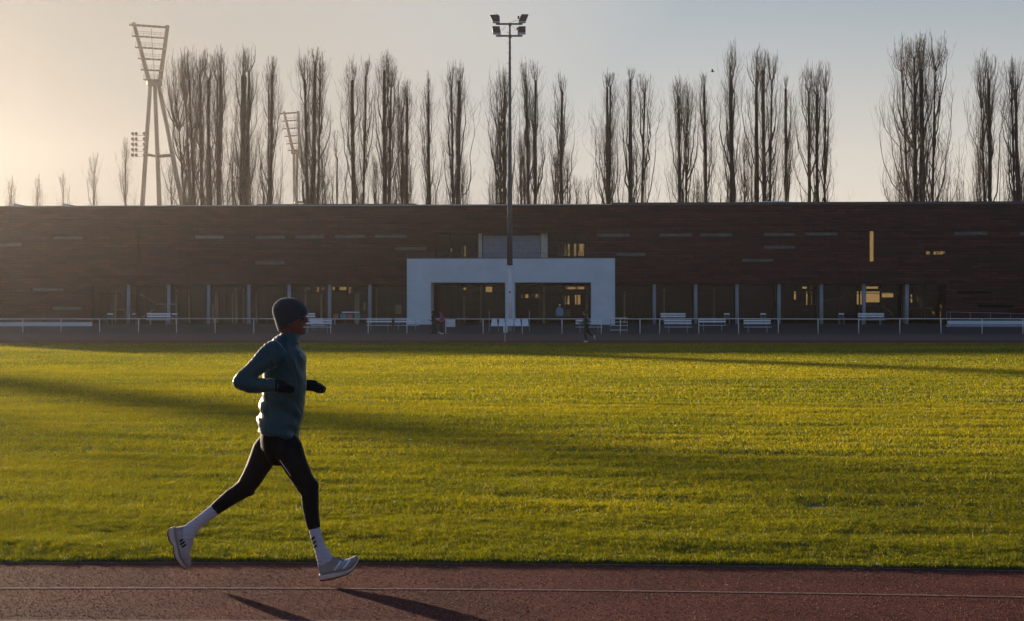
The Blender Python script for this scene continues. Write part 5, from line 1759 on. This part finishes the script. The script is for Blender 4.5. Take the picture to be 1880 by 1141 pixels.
# two joggers by the fence, running to the left; one pink, one black
K = 121.5
small_person('distant jogger in pink top and dark leggings beside the white board', at(811, K), K, 0.004, [
    ('body', 'skin2', bodyp[2], bodyp[3], .018),
    ('hair', 'hair', [], [(.04, 0, 1.63, .115, (.95, .85, 1.0)), (-.10, 0, 1.60, .05, (1.4, .8, .8))], .014),
    ('top', 'pink', [[(-.04, 0, .88, .15, .18), (-.02, 0, 1.05, .135, .17), (.01, 0, 1.25, .14, .20), (.02, 0, 1.40, .10, .16), (.03, 0, 1.47, .06, .07)],
                     [(0, -.2, 1.38, .065, .06), (-.12, -.24, 1.20, .058, .05), (-.20, -.25, 1.06, .05, .045)], [(-.20, -.25, 1.06, .05, .045), (.0, -.24, 1.02, .045, .04), (.16, -.2, .99, .036, .036)],
                     [(.04, .2, 1.38, .065, .06), (.10, .23, 1.20, .055, .05), (.14, .23, 1.06, .048, .045)], [(.14, .23, 1.06, .048, .045), (.30, .17, 1.03, .038, .036)]], [], .018),
    ('leggings', 'navy', [[(-.03, 0, .70, .11, .15), (-.03, 0, .92, .125, .165)], [(0, -.08, .86, .10, .085), (.02, -.08, .64, .085, .075), (.02, -.08, .47, .066, .06)], [(.02, -.08, .47, .066, .06), (-.02, -.08, .30, .062, .056), (-.07, -.08, .09, .042, .04)],
                          [(-.02, .08, .86, .10, .085), (.06, .08, .66, .085, .075), (.14, .08, .48, .066, .06)], [(.14, .08, .48, .066, .06), (.12, .08, .30, .06, .055), (.10, .08, .14, .044, .04)]], [], .018),
    ('shoe', 'whiteshoe', [[(-.14, -.08, .06, .05, .042), (-.03, -.08, .045, .048, .045), (.12, -.08, .03, .032, .04)]], [], .012),
    ('shoe', 'whiteshoe', [[(.06, .08, .11, .05, .042), (.17, .08, .12, .046, .045), (.30, .08, .16, .03, .04)]], [], .012),
], face=-1)
small_person('distant jogger all in black before the left pier of the white entrance', at(796, K + .4), K + .4, 0.004, [
    ('body', 'skin2', bodyp[2], bodyp[3], .018),
    ('cap', 'blackcloth', [], [(.045, 0, 1.64, .115, (.98, .85, .95)), (.14, 0, 1.645, .05, (1.5, 1.2, .25))], .012),
    ('jacket', 'blackcloth', [[(-.04, 0, .86, .16, .19), (-.02, 0, 1.05, .15, .18), (.01, 0, 1.25, .15, .21), (.02, 0, 1.42, .10, .16), (.03, 0, 1.50, .065, .07)],
                              [(0, -.2, 1.40, .07, .06), (-.08, -.24, 1.20, .062, .05), (-.10, -.25, 1.06, .054, .045)], [(-.10, -.25, 1.06, .054, .045), (.05, -.24, 1.02, .048, .04), (.2, -.2, 1.01, .04, .036)],
                              [(.04, .2, 1.40, .07, .06), (-.04, .23, 1.22, .06, .05), (-.1, .23, 1.08, .05, .045)], [(-.1, .23, 1.08, .05, .045), (.1, .2, 1.03, .04, .036)]], [], .018),
    ('trousers', 'blackcloth', [[(-.03, 0, .72, .12, .155), (-.03, 0, .92, .135, .17)], [(0, -.08, .86, .105, .088), (.06, -.08, .64, .09, .078), (.09, -.08, .47, .07, .062)], [(.09, -.08, .47, .07, .062), (.08, -.08, .30, .066, .058), (.06, -.08, .08, .048, .045)],
                                [(-.02, .08, .86, .105, .088), (-.06, .08, .66, .09, .078), (-.10, .08, .48, .07, .062)], [(-.10, .08, .48, .07, .062), (-.16, .08, .30, .064, .058), (-.22, .08, .12, .048, .045)]], [], .018),
    ('shoe', 'blackcloth', [[(.0, -.08, .05, .05, .042), (.1, -.08, .045, .048, .045), (.24, -.08, .03, .032, .04)]], [], .012),
    ('shoe', 'blackcloth', [[(-.27, .08, .13, .05, .042), (-.2, .08, .07, .046, .045), (-.10, .08, .035, .03, .04)]], [], .012),
], face=-1)
# person standing on the terrace, back to the camera
S_ = 134.6
small_person('distant person in pale blue jacket and white cap standing at the entrance glass', at(1027.5, S_), S_, tz(S_) + .004, [
    ('body', 'skin2', [[(0, 0, .85, .16, .10), (0, 0, 1.30, .17, .10), (0, 0, 1.44, .10, .07), (0, .01, 1.55, .055, .055)], [(-.27, 0, .88, .04, .04), (-.28, -.02, .80, .045, .03), (-.28, -.02, .73, .03, .02)], [(.27, 0, .88, .04, .04), (.28, -.02, .80, .045, .03), (.28, -.02, .73, .03, .02)]], [(0, .01, 1.66, .10, (.8, .95, 1.12))], .018),
    ('cap', 'whiteshoe', [], [(0, .01, 1.70, .108, (.85, 1, .8)), (0, .12, 1.69, .06, (1.1, 1.4, .25))], .012),
    ('jacket', 'paleblue', [[(0, 0, .78, .20, .14), (0, 0, 1.0, .205, .14), (0, 0, 1.25, .22, .14), (0, 0, 1.42, .19, .12), (0, 0, 1.52, .09, .08)], [(-.19, 0, 1.42, .075, .075), (-.25, .02, 1.15, .065, .06), (-.27, 0, .90, .05, .05)], [(.19, 0, 1.42, .075, .075), (.25, .02, 1.15, .065, .06), (.27, 0, .90, .05, .05)]], [], .018),
    ('trousers', 'navy', [[(0, 0, .70, .17, .13), (0, 0, .92, .18, .135)], [(-.09, 0, .80, .10, .10), (-.10, 0, .46, .075, .075), (-.10, 0, .06, .06, .065)], [(.09, 0, .80, .10, .10), (.10, 0, .46, .075, .075), (.10, 0, .06, .06, .065)]], [], .018),
    ('shoe', 'blackcloth', [[(-.10, .05, .045, .05, .08), (-.10, -.02, .09, .04, .07)]], [(-.10, .10, .035, .045, (1, 2.2, .75))], .012),
    ('shoe', 'blackcloth', [[(.10, .05, .045, .05, .08), (.10, -.02, .09, .04, .07)]], [(.10, .10, .035, .045, (1, 2.2, .75))], .012),
])

# ------------------------------------------------------------------ litter and leaves


def scrap(name, label, cat, x, y, sz, m, group=None, zb=.008):
    Y = gy(y); X = at(x, Y)
    z = zb
    rr = random.Random(int(x * 7 + y))
    mb = MB(); k = 7
    ring = [(X + sz * math.cos(2 * math.pi * i / k) * rr.uniform(.6, 1.1), Y + sz * 1.2 * math.sin(2 * math.pi * i / k) * rr.uniform(.6, 1.1), z + rr.uniform(0, sz * .5)) for i in range(k)]
    mb.add(ring + [(X, Y, z + sz * .35)], [(i, (i + 1) % k, k) for i in range(k)])
    o = mb.build(name, M[m], None, off=(X, Y, z))
    o.location = (X, Y, z)
    s_ = o.modifiers.new('thick', 'SOLIDIFY'); s_.thickness = .0012
    return tag(o, label, cat, group)


M['leaf'] = mat('dry_leaf', (0.30, 0.17, 0.11), .7, .3, 30)
scrap('paper_scrap', 'white paper scrap on the grass, nearer the runner\'s thigh', 'litter', 681, 817, .030, 'white', None, .055)
scrap('paper_scrap', 'white paper scrap on the grass, farther right of the runner', 'litter', 753, 815.5, .026, 'white', None, .055)
for i, (x, y, l) in enumerate([(482, 1053.5, 'small pale leaf on the track between the runner\'s feet'), (1187, 1103.5, 'small pale leaf on the track just below the lane line'), (1334, 1077, 'small pale leaf on the track near the grass edge'),
                              (1569, 1049.5, 'small pale leaf at the grass edge far right'), (1593, 1058, 'small pale leaf below the one at the grass edge'), (1549, 1124, 'small pale leaf lowest on the track at right')]):
    scrap('fallen_leaf', l, 'leaf', x, y, .016, 'leaf', 'fallen leaves on the track')

if '_world' in bld:
    del bld['_world']
